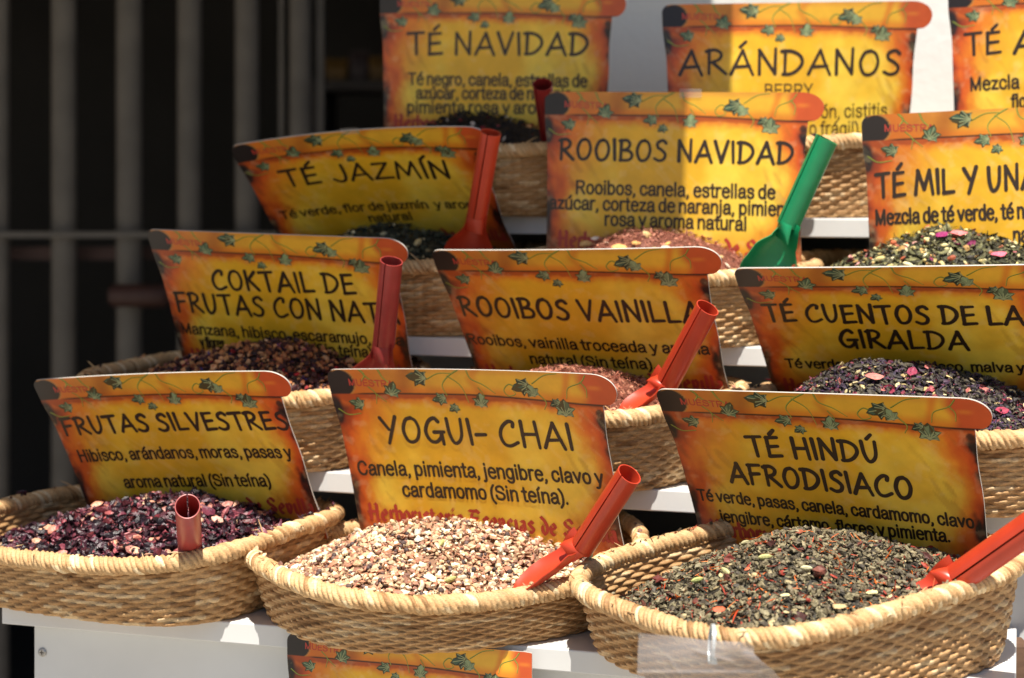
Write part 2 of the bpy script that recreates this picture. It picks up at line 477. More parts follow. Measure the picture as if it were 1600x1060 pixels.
SIGN_TEXT = {
    'frutas': [
        ('t', 'FRUTAS SILVESTRES', 0.0407, 0.2278, 0.9294, 0.2304, 0.067),
        ('d', 'Hibisco, arándanos, moras, pasas y', 0.0543, 0.3387, 0.8981, 0.3411, 0.045),
        ('d', 'aroma natural (Sin teína)', 0.1943, 0.4503, 0.7757, 0.4537, 0.045),
    ],
    'yogui': [
        ('t', 'YOGUI- CHAI', 0.1571, 0.2486, 0.8158, 0.2543, 0.083),
        ('d', 'Canela, pimienta, jengibre, clavo y', 0.043, 0.3623, 0.8968, 0.3646, 0.047),
        ('d', 'cardamomo (Sin teína).', 0.1892, 0.4344, 0.7654, 0.4387, 0.047),
    ],
    'hindu': [
        ('t', 'TÉ HINDÚ', 0.2503, 0.2335, 0.6517, 0.2318, 0.07),
        ('t', 'AFRODISIACO', 0.1665, 0.3377, 0.73, 0.3474, 0.07),
        ('d', 'Té verde, pasas, canela, cardamomo, clavo,', 0.0405, 0.4129, 0.9059, 0.4285, 0.04),
        ('d', 'jengibre, cártamo, flores y pimienta.', 0.0985, 0.4868, 0.8177, 0.4811, 0.04),
    ],
    'coktail': [
        ('t', 'COKTAIL DE', 0.2153, 0.2371, 0.7699, 0.2311, 0.078),
        ('t', 'FRUTAS CON NATA', 0.0438, 0.3367, 0.9104, 0.3448, 0.078),
        ('d', 'Manzana, hibisco, escaramujo, rosa', 0.0385, 0.428, 0.9101, 0.4339, 0.042),
        ('d', 'y flores', 0.1042, 0.4825, 0.202, 0.4815, 0.042),
        ('d', '(Sin teína)', 0.5564, 0.4858, 0.7838, 0.4878, 0.042),
    ],
    'jazmin': [
        ('t', 'TÉ JAZMÍN', 0.1353, 0.2294, 0.7888, 0.2457, 0.08),
        ('d', 'Té verde, flor de jazmín  y aroma', 0.0626, 0.3862, 0.8778, 0.4009, 0.04),
        ('d', 'natural', 0.3936, 0.4535, 0.5671, 0.4546, 0.04),
    ],
    'vainilla': [
        ('t', 'ROOIBOS VAINILLA', 0.0407, 0.27, 0.8913, 0.285, 0.078),
        ('d', 'Rooibos, vainilla troceada y aroma', 0.022, 0.3938, 0.8911, 0.4078, 0.042),
        ('d', 'natural (Sin teína).', 0.2408, 0.4681, 0.6951, 0.4729, 0.042),
    ],
    'cuentos': [
        ('t', 'TÉ CUENTOS DE LA', 0.0597, 0.2383, 0.8596, 0.2486, 0.076),
        ('t', 'GIRALDA', 0.2821, 0.352, 0.6803, 0.3546, 0.076),
        ('d', 'Té verde, té negro, hibisco, malva y', 0.0824, 0.4505, 0.8383, 0.4508, 0.04),
        ('d', 'torio.', 0.5801, 0.5076, 0.688, 0.5101, 0.04),
    ],
    'arandanos': [
        ('t', 'ARÁNDANOS', 0.0584, 0.2603, 0.883, 0.27, 0.089),
        ('r', 'BERRY', 0.371, 0.3448, 0.5511, 0.347, 0.046),
        ('r', 'ón, cistitis,', 0.583, 0.4274, 0.8521, 0.4242, 0.048),
        ('r', 'o frágil)', 0.5379, 0.4882, 0.7268, 0.4909, 0.048),
    ],
    'tenavidad': [
        ('t', 'TÉ NAVIDAD', 0.1158, 0.2471, 0.8498, 0.2512, 0.085),
        ('d', 'Té negro, canela, estrellas de', 0.1168, 0.3693, 0.846, 0.3758, 0.047),
        ('d', 'azúcar, corteza de naranja,', 0.1483, 0.4266, 0.7967, 0.4265, 0.047),
        ('d', 'pimienta rosa y aroma', 0.1104, 0.4838, 0.724, 0.4829, 0.047),
    ],
    'rnavidad': [
        ('t', 'ROOIBOS NAVIDAD', 0.0578, 0.2438, 0.8947, 0.2503, 0.073),
        ('d', 'Rooibos, canela, estrellas de', 0.1185, 0.3676, 0.8332, 0.3742, 0.047),
        ('d', 'azúcar, corteza de naranja, pimienta', 0.0224, 0.4239, 0.9175, 0.4334, 0.047),
        ('d', 'rosa y aroma natural', 0.2253, 0.4801, 0.7343, 0.4879, 0.047),
    ],
    'mil': [
        ('t', 'TÉ MIL Y UNA', 0.0411, 0.2681, 0.5551, 0.2637, 0.077),
        ('d', 'Mezcla de té verde, té negro', 0.0356, 0.3592, 0.6024, 0.3573, 0.048),
        ('d', 'natural', 0.4709, 0.4354, 0.6143, 0.4333, 0.048),
    ],
    'tea': [
        ('t', 'TÉ A', 0.0589, 0.2596, 0.3017, 0.2617, 0.078),
        ('d', 'Mezcla', 0.0738, 0.3912, 0.2466, 0.3899, 0.048),
        ('d', 'flo', 0.2179, 0.4608, 0.2696, 0.4602, 0.048),
    ],
}



# ------------------------------------------------------------------ signs
# pose: X, Y, Z, yaw, forward lean, roll, twist, two bends, width
def sign_surf(p, u, v, h=0.0):
    X, Y, Z, yaw, lean, roll, tw, ku, kv, W = p
    u = np.asarray(u, float); v = np.asarray(v, float)
    a = (u - .5) * W; b = -(v - .3) * W
    n = tw * (a / .15) * (b / .1) + .5 * ku * a * a + .5 * kv * b * b + h
    r = math.radians(roll); a2 = a * math.cos(r) - b * math.sin(r); b2 = a * math.sin(r) + b * math.cos(r)
    ps, l = math.radians(yaw), math.radians(lean)
    w = np.array([math.cos(ps), -math.sin(ps), 0]); nh = np.array([-math.sin(ps), -math.cos(ps), 0]); z = np.array([0, 0, 1.])
    up = math.cos(l) * z + math.sin(l) * nh; nn = math.cos(l) * nh - math.sin(l) * z
    return np.array([X, Y, Z]) + a2[..., None] * w + b2[..., None] * up + np.asarray(n)[..., None] * nn


VB = 0.655      # bottom of a card, in card widths


def edge_l(v):
    e = 0.001 + 0.010 * sstep(0.08, 0.22, v) + 0.004 * v
    return e + np.where(v < 0.032, 0.032 - np.sqrt(np.maximum(0, 0.032 ** 2 - (0.032 - np.minimum(v, .032)) ** 2)), 0)


def edge_r(v):
    roll = 1.0 - np.where(v < 0.052, 0.075 * (1 - np.sqrt(np.maximum(0, 1 - ((0.052 - np.minimum(v, 0.052)) / 0.052) ** 2))), 0.05 * (1 - np.sqrt(np.maximum(0, 1 - (np.clip((v - 0.052) / 0.0505, 0, 1)) ** 2))))
    body = 0.944 - 0.012 * sstep(0.1, 0.4, v) - 0.01 * v + 0.003 * np.sin(v * 23)
    return np.where(v < 0.1022, roll, body)


def card_colour(u, v, seed=0):
    """the printed parchment: rolled top, yellow sheet, burnt edges"""
    C = lambda r, g, b: np.array(srgb(r, g, b))
    mix = lambda a, b, t: a * (1 - t[..., None]) + b * t[..., None]
    n1 = fbm(u * 9, v * 9, 3); n2 = fbm(u * 26, v * 26, 9); n3 = fbm(u * 4 + 7, v * 5, 21)
    yel = mix(np.broadcast_to(C(232, 176, 36), u.shape + (3,)), C(246, 208, 72), sstep(.35, .65, n3))
    # distance from the edges of the sheet, made ragged
    n4 = fbm(u * 60, v * 18, 41)
    dl = u - 0.012 + (n1 - .5) * 0.10 + (n2 - .5) * .04 + (n4 - .5) * .03
    dr = edge_r(np.maximum(v, 0.11)) - u + (n1 - .5) * 0.075 + (n2 - .5) * .04 + (n4 - .5) * .02
    dt = v - 0.098 - 0.010 * sstep(.3, .9, u) + (n2 - .5) * .03
    db = VB - v + (n1 - .5) * 0.05
    wl = 0.12 + 0.045 * np.sin(v * 10 + .6) + .05 * sstep(.35, .62, v)
    wr = 0.085 + 0.02 * np.sin(v * 14) + .03 * sstep(.3, .6, v)
    c = yel
    c = mix(c, C(226, 132, 30), sstep(wl * 1.75, wl * .5, dl) * .95)
    c = mix(c, C(206, 80, 26), sstep(wl * 1.0, wl * .22, dl) * .92)
    c = mix(c, C(128, 44, 22), sstep(wl * .42, wl * .05, dl) * .85)
    c = mix(c, C(40, 26, 24), sstep(0.016, -.004, dl - .02 * sstep(.38, .6, v)))
    c = mix(c, C(226, 130, 32), sstep(wr * 1.6, wr * .6, dr) * .92)
    c = mix(c, C(204, 76, 26), sstep(wr * .95, wr * .25, dr) * .92)
    c = mix(c, C(120, 42, 22), sstep(wr * .34, wr * .02, dr) * .75)
    sp = sstep(.48, .62, fbm(u * 14, v * 9 + 3, 31))
    c = mix(c, C(30, 16, 14), np.maximum(sstep(0.012, -.003, dr), sp * sstep(0.05, 0.012, dr) * sstep(.26, .36, v)))
    c = mix(c, C(212, 100, 30), sstep(0.040, 0.0, dt) * .9)
    c = mix(c, C(150, 56, 20), sstep(0.010, 0.0, dt) * .7)
    c = mix(c, C(206, 100, 28), sstep(0.20, 0.03, db) * .5)
    c = mix(c, C(140, 44, 20), sstep(0.05, 0.0, db) * .8)
    # scorched dark patch below the left end of the roll, and faint streaks
    c = mix(c, C(30, 22, 22), sstep(1.0, .45, np.hypot((u - .010) / .030, (v - .13) / .06) + (n2 - .5) * .3))
    c = mix(c, C(150, 80, 26), sstep(.6, .75, fbm(u * 5 + v * 9, u * 40 - v * 22, 17)) * sstep(.3, .05, np.minimum(dl, dr)) * .35)
    c = mix(c, C(36, 26, 22), sstep(.016, .010, np.hypot(u - .929, v - .1285)) * .9)
    own = np.random.default_rng(seed)
    ox, oy = own.uniform(0, 40, 2)
    sc_ = sstep(.60, .74, fbm(u * 34 + ox, v * 34 + oy, 51)) * .12 + sstep(.60, .70, fbm((u + v) * 9 + ox, (u - v) * 70 + oy, 53)) * .10 * sstep(.5, .65, fbm(u * 5 + oy, v * 5, 57))
    c = mix(c, C(244, 222, 170), sc_)
    c = c * (1 + .10 * (fbm(u * 3 + ox, v * 3 + oy, 59) - .5)[..., None] * 2)
    # rolled top
    vl = 0.084 + 0.018 * sstep(.45, .95, u)
    t = np.clip(v / vl, 0, 1.3)
    r = mix(np.broadcast_to(C(196, 124, 40), u.shape + (3,)), C(226, 172, 48), sstep(.18, .5, u + (n1 - .5) * .2))
    r = mix(r, C(214, 112, 26), sstep(.55, .95, t) * .75)
    r = mix(r, C(206, 132, 52), sstep(.3, .0, t) * .6)
    r = mix(r, C(150, 66, 20), sstep(.055, .0, np.abs(u - .27 + (t - .5) * .03)) * .55)
    r = mix(r, C(196, 100, 24), sstep(.03, .0, np.abs(u - .53 + .02 * np.sin(t * 4))) * .55)
    r = mix(r, C(206, 92, 24), sstep(.022, .0, np.abs(u - .845 + .03 * t)) * .6)
    r = mix(r, C(206, 108, 30), sstep(.22, .10, u) * .8)
    r = mix(r, C(196, 82, 36), sstep(.865, .905, u + .01 * np.sin(t * 6)))
    r = mix(r, C(214, 120, 40), sstep(.012, .0, np.abs(t - .45) * .1) * sstep(.96, .93, u) * sstep(.89, .92, u) * .8)
    e = np.hypot((u - .046) / .046, (v - .046) / .044)
    r = mix(r, C(190, 128, 60), sstep(1.16, 1.06, e))
    r = mix(r, C(32, 24, 24), sstep(1.05, .97, e))
    r = mix(r, C(32, 24, 24), sstep(.03, .015, u))
    c = mix(c, r, sstep(vl + .0015, vl - .0015, v))
    line = sstep(.0042, .0016, np.abs(v - vl)) * sstep(.07, .12, u)
    c = mix(c, C(44, 24, 14), line * .95)
    return c


def smooth_path(p, k=6):
    """Catmull-Rom through the points"""
    p = np.asarray(p, float)
    if len(p) < 3: return p
    q = np.vstack([2 * p[0] - p[1], p, 2 * p[-1] - p[-2]])
    out = []
    for i in range(1, len(q) - 2):
        for t in np.linspace(0, 1, k, endpoint=False):
            a, b, c, d = q[i - 1], q[i], q[i + 1], q[i + 2]
            out.append(.5 * (2 * b + (c - a) * t + (2 * a - 5 * b + 4 * c - d) * t * t + (3 * b - a - 3 * c + d) * t ** 3))
    out.append(p[-1])
    return np.array(out)


def ribbon(path, w):
    """flat stroke with round ends: returns verts [n,2] and faces"""
    p = np.asarray(path, float)
    t = np.gradient(p, axis=0); t /= np.maximum(np.linalg.norm(t, axis=1), 1e-9)[:, None]
    nrm = np.stack([-t[:, 1], t[:, 0]], -1)
    w = np.broadcast_to(np.asarray(w, float), (len(p),))[:, None] / 2
    L, R = p + nrm * w, p - nrm * w
    def cap(c, tt, nn, ww):
        a = np.linspace(0, np.pi, 7)[1:-1]
        return c + ww * (np.cos(a)[:, None] * nn + np.sin(a)[:, None] * tt)
    e = cap(p[-1], t[-1], nrm[-1], w[-1]); s = cap(p[0], -t[0], -nrm[0], w[0])
    v = np.vstack([L, R, e, s])
    k = len(p)
    f = [(i, k + i, k + i + 1, i + 1) for i in range(k - 1)]
    f.append(tuple([k - 1] + list(range(2 * k, 2 * k + len(e))) + [2 * k - 1])[::-1])
    f.append(tuple([k] + list(range(2 * k + len(e), 2 * k + len(e) + len(s))) + [0])[::-1])
    return v, f


def G(*strokes): return strokes


# hand-lettered capitals: (curved?, points) in a box one cap height tall
HAND = {
    'A': (.74, G((0, [(0, 0), (.2, .48), (.42, 1)]), (0, [(.42, 1), (.56, .5), (.74, -.02)]), (0, [(.12, .30), (.64, .34)]))),
    'B': (.62, G((0, [(.1, 1), (.06, 0)]), (1, [(.02, .97), (.36, 1), (.5, .8), (.36, .58), (.1, .52)]), (1, [(.1, .52), (.46, .48), (.6, .26), (.44, .04), (.02, .02)]))),
    'C': (.66, G((1, [(.56, .80), (.58, .96), (.40, .99), (.14, .74), (.04, .40), (.14, .08), (.36, .01), (.66, .16)]),)),
    'D': (.72, G((0, [(.12, 1), (.08, 0)]), (1, [(.0, .97), (.34, .97), (.62, .78), (.68, .48), (.50, .18), (.26, .03), (.02, .02)]))),
    'E': (.56, G((0, [(.08, .98), (.05, 0)]), (0, [(.06, .96), (.52, 1.0)]), (0, [(.06, .5), (.48, .55)]), (0, [(.05, .01), (.56, .06)]))),
    'F': (.54, G((0, [(.08, .98), (.05, -.02)]), (0, [(.02, .96), (.54, 1.0)]), (0, [(.06, .5), (.46, .55)]))),
    'G': (.72, G((1, [(.58, .86), (.44, 1), (.2, .84), (.04, .44), (.16, .08), (.38, .02), (.58, .2), (.64, .42)]), (0, [(.36, .42), (.74, .44)]), (0, [(.64, .42), (.66, -.06)]))),
    'H': (.66, G((0, [(.06, 1), (.05, -.02)]), (0, [(.58, 1), (.62, -.04)]), (0, [(.05, .48), (.6, .5)]))),
    'I': (.12, G((0, [(.05, 1), (.07, 0)]),)),
    'J': (.50, G((1, [(.46, 1), (.48, .4), (.40, .06), (.2, 0), (0, .16)]),)),
    'K': (.58, G((0, [(.07, 1), (.05, 0)]), (0, [(.52, .96), (.08, .46)]), (0, [(.18, .54), (.58, .0)]))),
    'L': (.52, G((0, [(.06, 1), (.05, .5), (.05, .03)]), (0, [(.05, .03), (.52, .06)]))),
    'M': (.86, G((0, [(0, 0), (.14, 1)]), (0, [(.14, 1), (.42, .2)]), (0, [(.42, .2), (.70, 1)]), (0, [(.70, 1), (.84, -.02)]))),
    'N': (.66, G((0, [(.05, 0), (.07, 1)]), (0, [(.07, 1), (.58, .02)]), (0, [(.58, .02), (.62, 1.06)]))),
    'O': (.70, G((1, [(.42, 1), (.2, .9), (.05, .5), (.14, .1), (.32, .0), (.54, .14), (.66, .52), (.58, .88), (.40, 1)]),)),
    'R': (.64, G((0, [(.1, 1), (.07, 0)]), (1, [(.0, .93), (.30, 1), (.50, .84), (.42, .60), (.12, .46)]), (0, [(.2, .48), (.64, 0)]))),
    'S': (.56, G((1, [(.54, .86), (.40, .99), (.16, .88), (.15, .66), (.36, .5), (.50, .30), (.42, .07), (.2, 0), (.0, .1)]),)),
    'T': (.64, G((0, [(0, .95), (.64, 1)]), (0, [(.33, .97), (.34, -.02)]))),
    'U': (.62, G((1, [(.04, 1), (.06, .4), (.18, .03), (.36, .06), (.52, .36), (.57, 1)]),)),
    'V': (.60, G((0, [(0, 1), (.28, 0)]), (0, [(.28, 0), (.6, 1.02)]))),
    'Y': (.62, G((0, [(0, 1), (.28, .52)]), (0, [(.60, 1.05), (.2, -.04)]))),
    'Z': (.66, G((0, [(.05, .94), (.58, .98)]), (0, [(.58, .98), (0, .05)]), (0, [(0, .05), (.66, .08)]))),
    '-': (.36, G((0, [(0, .40), (.36, .42)]),)),
    ' ': (.36, ()),
}
ACCENT = {'Á': 'A', 'É': 'E', 'Í': 'I', 'Ó': 'O', 'Ú': 'U'}
# broad-pen letters for the red line: x height 1
_i = (0, [(0, .86), (.16, .98), (.16, .14), (.34, .02)])
PEN = {
    'H': (1.0, G((0, [(.0, 1.36), (.18, 1.5), (.18, .1), (.04, -.05)]), (0, [(.68, 1.5), (.80, 1.38), (.72, .1), (.86, .0)]), (0, [(-.04, .78), (.84, .80)]))),
    'E': (.95, G((1, [(.80, 1.32), (.5, 1.52), (.14, 1.1), (.06, .5), (.26, .05), (.55, .0), (.86, .26)]), (0, [(.1, .8), (.66, .82)]), (0, [(-.06, 1.45), (.72, 1.45)]))),
    'S': (.95, G((1, [(.78, 1.22), (.56, 1.5), (.2, 1.32), (.22, .98), (.54, .74), (.74, .4), (.5, .02), (.18, .02), (.0, .3)]), (0, [(.3, .5), (.5, .3)]))),
    'e': (.56, G((1, [(.06, .5), (.46, .62), (.34, .98), (.08, .7), (.06, .26), (.26, .02), (.5, .16)]),)),
    'r': (.46, G(_i[:1] + ([(0, .86), (.14, .98), (.14, .06)],), (0, [(.14, .78), (.34, 1.0), (.46, .86)]))),
    'b': (.56, G((0, [(.08, 1.5), (.08, .14), (.26, .02)]), (1, [(.08, .78), (.34, .96), (.5, .7), (.46, .2), (.26, .02)]))),
    'o': (.56, G((1, [(.26, 1), (.06, .7), (.08, .2), (.28, .0), (.48, .3), (.46, .78), (.26, 1)]),)),
    'i': (.36, G(_i, (0, [(.12, 1.28), (.22, 1.38)]))),
    'í': (.36, G(_i, (0, [(.12, 1.25), (.32, 1.55)]))),
    's': (.50, G((1, [(.44, .86), (.26, 1), (.08, .8), (.24, .54), (.42, .34), (.3, .04), (.04, .08)]),)),
    't': (.42, G((0, [(.14, 1.3), (.14, .14), (.34, .02)]), (0, [(-.02, .94), (.36, .96)]))),
    'a': (.58, G((0, [(.1, .9), (.38, .96), (.40, .14), (.56, .02)]), (1, [(.38, .6), (.1, .5), (.06, .16), (.2, .02), (.4, .18)]))),
    'n': (.62, G((0, [(0, .86), (.12, .98), (.12, .04)]), (0, [(.12, .8), (.34, 1.0), (.46, .84), (.46, .12), (.62, .02)]))),
    'c': (.48, G((1, [(.42, .82), (.28, 1), (.08, .7), (.06, .26), (.24, .02), (.46, .14)]),)),
    'd': (.60, G((1, [(.08, 1.5), (.34, 1.2), (.5, .7), (.42, .2), (.26, .0), (.08, .24), (.1, .66), (.32, .92)]),)),
    'v': (.60, G((0, [(0, .88), (.14, .98), (.16, .2), (.3, .0)]), (1, [(.16, .8), (.38, 1), (.52, .66), (.3, .02)]))),
    'l': (.32, G((0, [(.0, 1.4), (.12, 1.52), (.12, .14), (.28, .02)]),)),
    ' ': (.40, ()),
}


def hand_word(text, jit):
    """strokes of a hand-lettered line, x from 0 to the returned width, cap height 1"""
    x, out = 0.0, []
    for ch in text:
        acc = ch in ACCENT
        w, st = HAND[ACCENT.get(ch, ch)]
        dy = jit.uniform(-.02, .02)
        for cv, p in st:
            p = np.array(p, float) + (x, dy)
            if not cv:
                p = np.concatenate([np.linspace(a, b, 4, endpoint=False) for a, b in zip(p[:-1], p[1:])] + [p[-1:]])
            else:
                p = smooth_path(p, 5)
            out.append(p)
        if acc:
            out.append(np.array([(x + w * .45, 1.14), (x + w * .45 + .09, 1.24), (x + w * .45 + .2, 1.36)]))
        x += w + (.17 if ch != ' ' else 0)
    return out, x - .17


def pen_word(text):
    x, out = 0.0, []
    for ch in text:
        w, st = PEN[ch]
        for cv, p in st:
            p = np.array(p, float) + (x, 0)
            out.append(smooth_path(p, 4) if cv else np.concatenate([np.linspace(a, b, 3, endpoint=False) for a, b in zip(p[:-1], p[1:])] + [p[-1:]]))
        x += w + (.13 if ch != ' ' else .1)
    return out, x - .13


# plain sans letters for the descriptions: cap height 1, x height .72
_bowl = [(.47, .36), (.40, .64), (.26, .71), (.10, .60), (.05, .36), (.10, .12), (.26, .01), (.40, .08), (.47, .36)]
SANS = {
    'a': (.53, G((1, [(.07, .52), (.14, .66), (.28, .71), (.42, .64), (.45, .48), (.45, .14), (.50, .0)]), (1, [(.45, .42), (.24, .37), (.07, .28), (.06, .10), (.18, .0), (.34, .06), (.45, .22)]))),
    'b': (.54, G((0, [(.06, 1), (.06, 0)]), (1, [(.06, .36), (.13, .62), (.27, .71), (.43, .60), (.48, .36), (.43, .12), (.27, .01), (.13, .10), (.06, .36)]))),
    'c': (.50, G((1, [(.46, .52), (.40, .66), (.26, .71), (.10, .60), (.05, .36), (.10, .12), (.26, .01), (.40, .06), (.47, .22)]),)),
    'd': (.54, G((0, [(.47, 1), (.47, 0)]), (1, _bowl))),
    'e': (.53, G((1, [(.06, .40), (.27, .40), (.49, .40), (.45, .60), (.27, .72), (.10, .61), (.05, .36), (.10, .11), (.27, -.01), (.40, .03), (.47, .12)]),)),
    'f': (.30, G((1, [(.32, .97), (.20, .98), (.14, .86), (.14, .5), (.14, 0)]), (0, [(.0, .69), (.29, .69)]))),
    'g': (.54, G((1, [(.47, .70), (.47, .3), (.46, -.10), (.36, -.25), (.20, -.26), (.07, -.15)]), (1, _bowl))),
    'h': (.52, G((0, [(.06, 1), (.06, 0)]), (1, [(.06, .42), (.14, .64), (.30, .71), (.43, .62), (.45, .42), (.45, 0)]))),
    'i': (.18, G((0, [(.08, .71), (.08, 0)]), (0, [(.08, .99), (.08, .93)]))),
    'í': (.20, G((0, [(.08, .71), (.08, 0)]), (0, [(.06, .86), (.20, 1.04)]))),
    'j': (.18, G((1, [(.09, .71), (.09, .2), (.08, -.14), (.02, -.25), (-.06, -.25)]), (0, [(.09, .99), (.09, .93)]))),
    'l': (.17, G((0, [(.08, 1), (.08, 0)]),)),
    'm': (.80, G((0, [(.06, .71), (.06, 0)]), (1, [(.06, .44), (.14, .65), (.27, .71), (.38, .63), (.40, .44), (.40, 0)]), (1, [(.40, .44), (.48, .65), (.61, .71), (.72, .63), (.74, .44), (.74, 0)]))),
    'n': (.52, G((0, [(.06, .71), (.06, 0)]), (1, [(.06, .42), (.14, .64), (.30, .71), (.43, .62), (.45, .42), (.45, 0)]))),
    'o': (.54, G((1, [(.27, .71), (.11, .62), (.05, .36), (.11, .10), (.27, .01), (.43, .10), (.49, .36), (.43, .62), (.27, .71)]),)),
    'p': (.54, G((0, [(.06, .71), (.06, -.27)]), (1, [(.06, .36), (.13, .62), (.27, .71), (.43, .60), (.48, .36), (.43, .12), (.27, .01), (.13, .10), (.06, .36)]))),
    'r': (.34, G((0, [(.06, .71), (.06, 0)]), (1, [(.06, .42), (.12, .62), (.22, .71), (.33, .69)]))),
    's': (.48, G((1, [(.43, .54), (.36, .68), (.22, .71), (.08, .63), (.09, .46), (.24, .38), (.40, .30), (.43, .13), (.31, .01), (.14, .02), (.05, .17)]),)),
    't': (.30, G((1, [(.14, .93), (.14, .5), (.14, .14), (.19, .02), (.29, .02)]), (0, [(.0, .69), (.28, .69)]))),
    'u': (.52, G((1, [(.06, .71), (.06, .28), (.09, .08), (.22, .01), (.37, .08), (.45, .28)]), (0, [(.45, .71), (.45, 0)]))),
    'v': (.50, G((0, [(.03, .71), (.25, .03)]), (0, [(.25, .03), (.47, .71)]))),
    'y': (.50, G((0, [(.03, .71), (.26, .05)]), (1, [(.47, .71), (.28, .10), (.20, -.18), (.12, -.26), (.03, -.25)]))),
    'z': (.46, G((0, [(.04, .66), (.42, .66)]), (0, [(.42, .66), (.04, .05)]), (0, [(.04, .05), (.44, .05)]))),
    'B': (.64, G((0, [(.08, .97), (.08, .03)]), (1, [(.08, .95), (.38, .95), (.53, .84), (.50, .62), (.36, .54), (.08, .53)]), (1, [(.08, .53), (.42, .52), (.58, .38), (.56, .14), (.40, .05), (.08, .05)]))),
    'C': (.68, G((1, [(.62, .72), (.52, .90), (.36, .97), (.15, .84), (.06, .5), (.15, .16), (.36, .03), (.54, .10), (.63, .30)]),)),
    'E': (.60, G((0, [(.08, .97), (.08, .03)]), (0, [(.08, .95), (.55, .95)]), (0, [(.08, .52), (.50, .52)]), (0, [(.08, .05), (.57, .05)]))),
    'H': (.68, G((0, [(.08, 1), (.08, 0)]), (0, [(.58, 1), (.58, 0)]), (0, [(.08, .54), (.58, .54)]))),
    'M': (.80, G((0, [(.08, 0), (.08, .97)]), (0, [(.08, .97), (.38, .05)]), (0, [(.38, .05), (.70, .97)]), (0, [(.70, .97), (.70, 0)]))),
    'R': (.68, G((0, [(.08, .97), (.08, 0)]), (1, [(.08, .95), (.42, .95), (.58, .84), (.56, .60), (.40, .50), (.08, .49)]), (0, [(.36, .48), (.62, 0)]))),
    'S': (.64, G((1, [(.57, .74), (.48, .92), (.30, .97), (.10, .86), (.10, .64), (.32, .53), (.54, .42), (.58, .20), (.44, .05), (.26, .03), (.08, .12), (.04, .30)]),)),
    'T': (.60, G((0, [(.01, .94), (.59, .94)]), (0, [(.30, .94), (.30, 0)]))),
    'U': (.66, G((1, [(.07, 1), (.07, .40), (.12, .12), (.32, .03), (.52, .12), (.58, .40), (.58, 1)]),)),
    'A': (.66, G((0, [(.02, 0), (.33, .97)]), (0, [(.33, .97), (.64, 0)]), (0, [(.13, .32), (.53, .32)]))),
    'Y': (.64, G((0, [(.02, 1), (.32, .46)]), (0, [(.62, 1), (.32, .46)]), (0, [(.32, .46), (.32, 0)]))),
    ',': (.20, G((1, [(.09, .05), (.10, -.06), (.04, -.17)]),)),
    '.': (.18, G((0, [(.08, .07), (.08, .03)]),)),
    '(': (.26, G((1, [(.26, 1.02), (.10, .74), (.06, .36), (.10, .0), (.26, -.27)]),)),
    ')': (.26, G((1, [(.0, 1.02), (.16, .74), (.20, .36), (.16, .0), (.0, -.27)]),)),
    ' ': (.22, ()),
}
SACC = {'á': 'a', 'é': 'e', 'ó': 'o', 'ú': 'u', 'Á': 'A'}


def type_strokes(text):
    x, out = 0.0, []
    for ch in text:
        w, st = SANS[SACC.get(ch, ch)]
        for cv, p in st:
            p = np.array(p, float) + (x, 0)
            out.append(smooth_path(p, 4) if cv else np.linspace(p[0], p[-1], 3))
        if ch in SACC:
            out.append(np.array([(x + w * .48, .84), (x + w * .48 + .08, .93), (x + w * .48 + .16, 1.03)]))
        x += w + (.095 if ch != ' ' else 0)
    return out, x - .095


IVY = [(0, -.5), (.16, -.34), (.44, -.42), (.36, -.12), (.56, .12), (.26, .16), (.20, .40), (0, .62), (-.20, .40), (-.26, .16), (-.56, .12), (-.36, -.12), (-.44, -.42), (-.16, -.34)]
LEAVES = [  # u, v, size, turn, shade
    (.326, .027, .066, 100, 0), (.224, .072, .056, 200, 1), (.092, .117, .050, 110, 1), (.389, .099, .048, 80, 1), (.4315, .130, .036, 60, 1),
    (.530, .105, .052, 185, 2), (.685, .050, .064, 75, 0), (.715, .066, .048, 165, 2), (.815, .122, .062, 185, 2), (.79, .103, .040, 70, 0), (.80, .612, .042, 160, 0)]
VINES = [
    ([(.47, .001), (.43, .025), (.405, .055), (.415, .09)], .0055), ([(.50, .001), (.51, .03), (.55, .05), (.585, .077)], .005),
    ([(.43, .022), (.47, .055), (.487, .112)], .004), ([(.12, .001), (.135, .02), (.122, .04)], .007), ([(.132, .018), (.15, .035), (.17, .045)], .005),
    ([(.187, .001), (.2, .03), (.222, .05)], .006), ([(.14, .06), (.163, .085), (.158, .118)], .004), ([(.163, .085), (.195, .112)], .004),
    ([(.665, .06), (.64, .045), (.618, .065), (.63, .084), (.655, .078), (.65, .066)], .0045), ([(.72, .04), (.765, .012), (.81, .004)], .004),
    ([(.73, .07), (.755, .1), (.745, .125)], .0045), ([(.905, .006), (.885, .03), (.84, .05), (.828, .085)], .0042), ([(.885, .028), (.90, .05), (.897, .078)], .0042),
    ([(.018, .135), (.05, .155), (.095, .152)], .0045), ([(.355, .034), (.40, .014), (.45, .014)], .0038), ([(.53, .06), (.545, .085), (.54, .1)], .0035)]


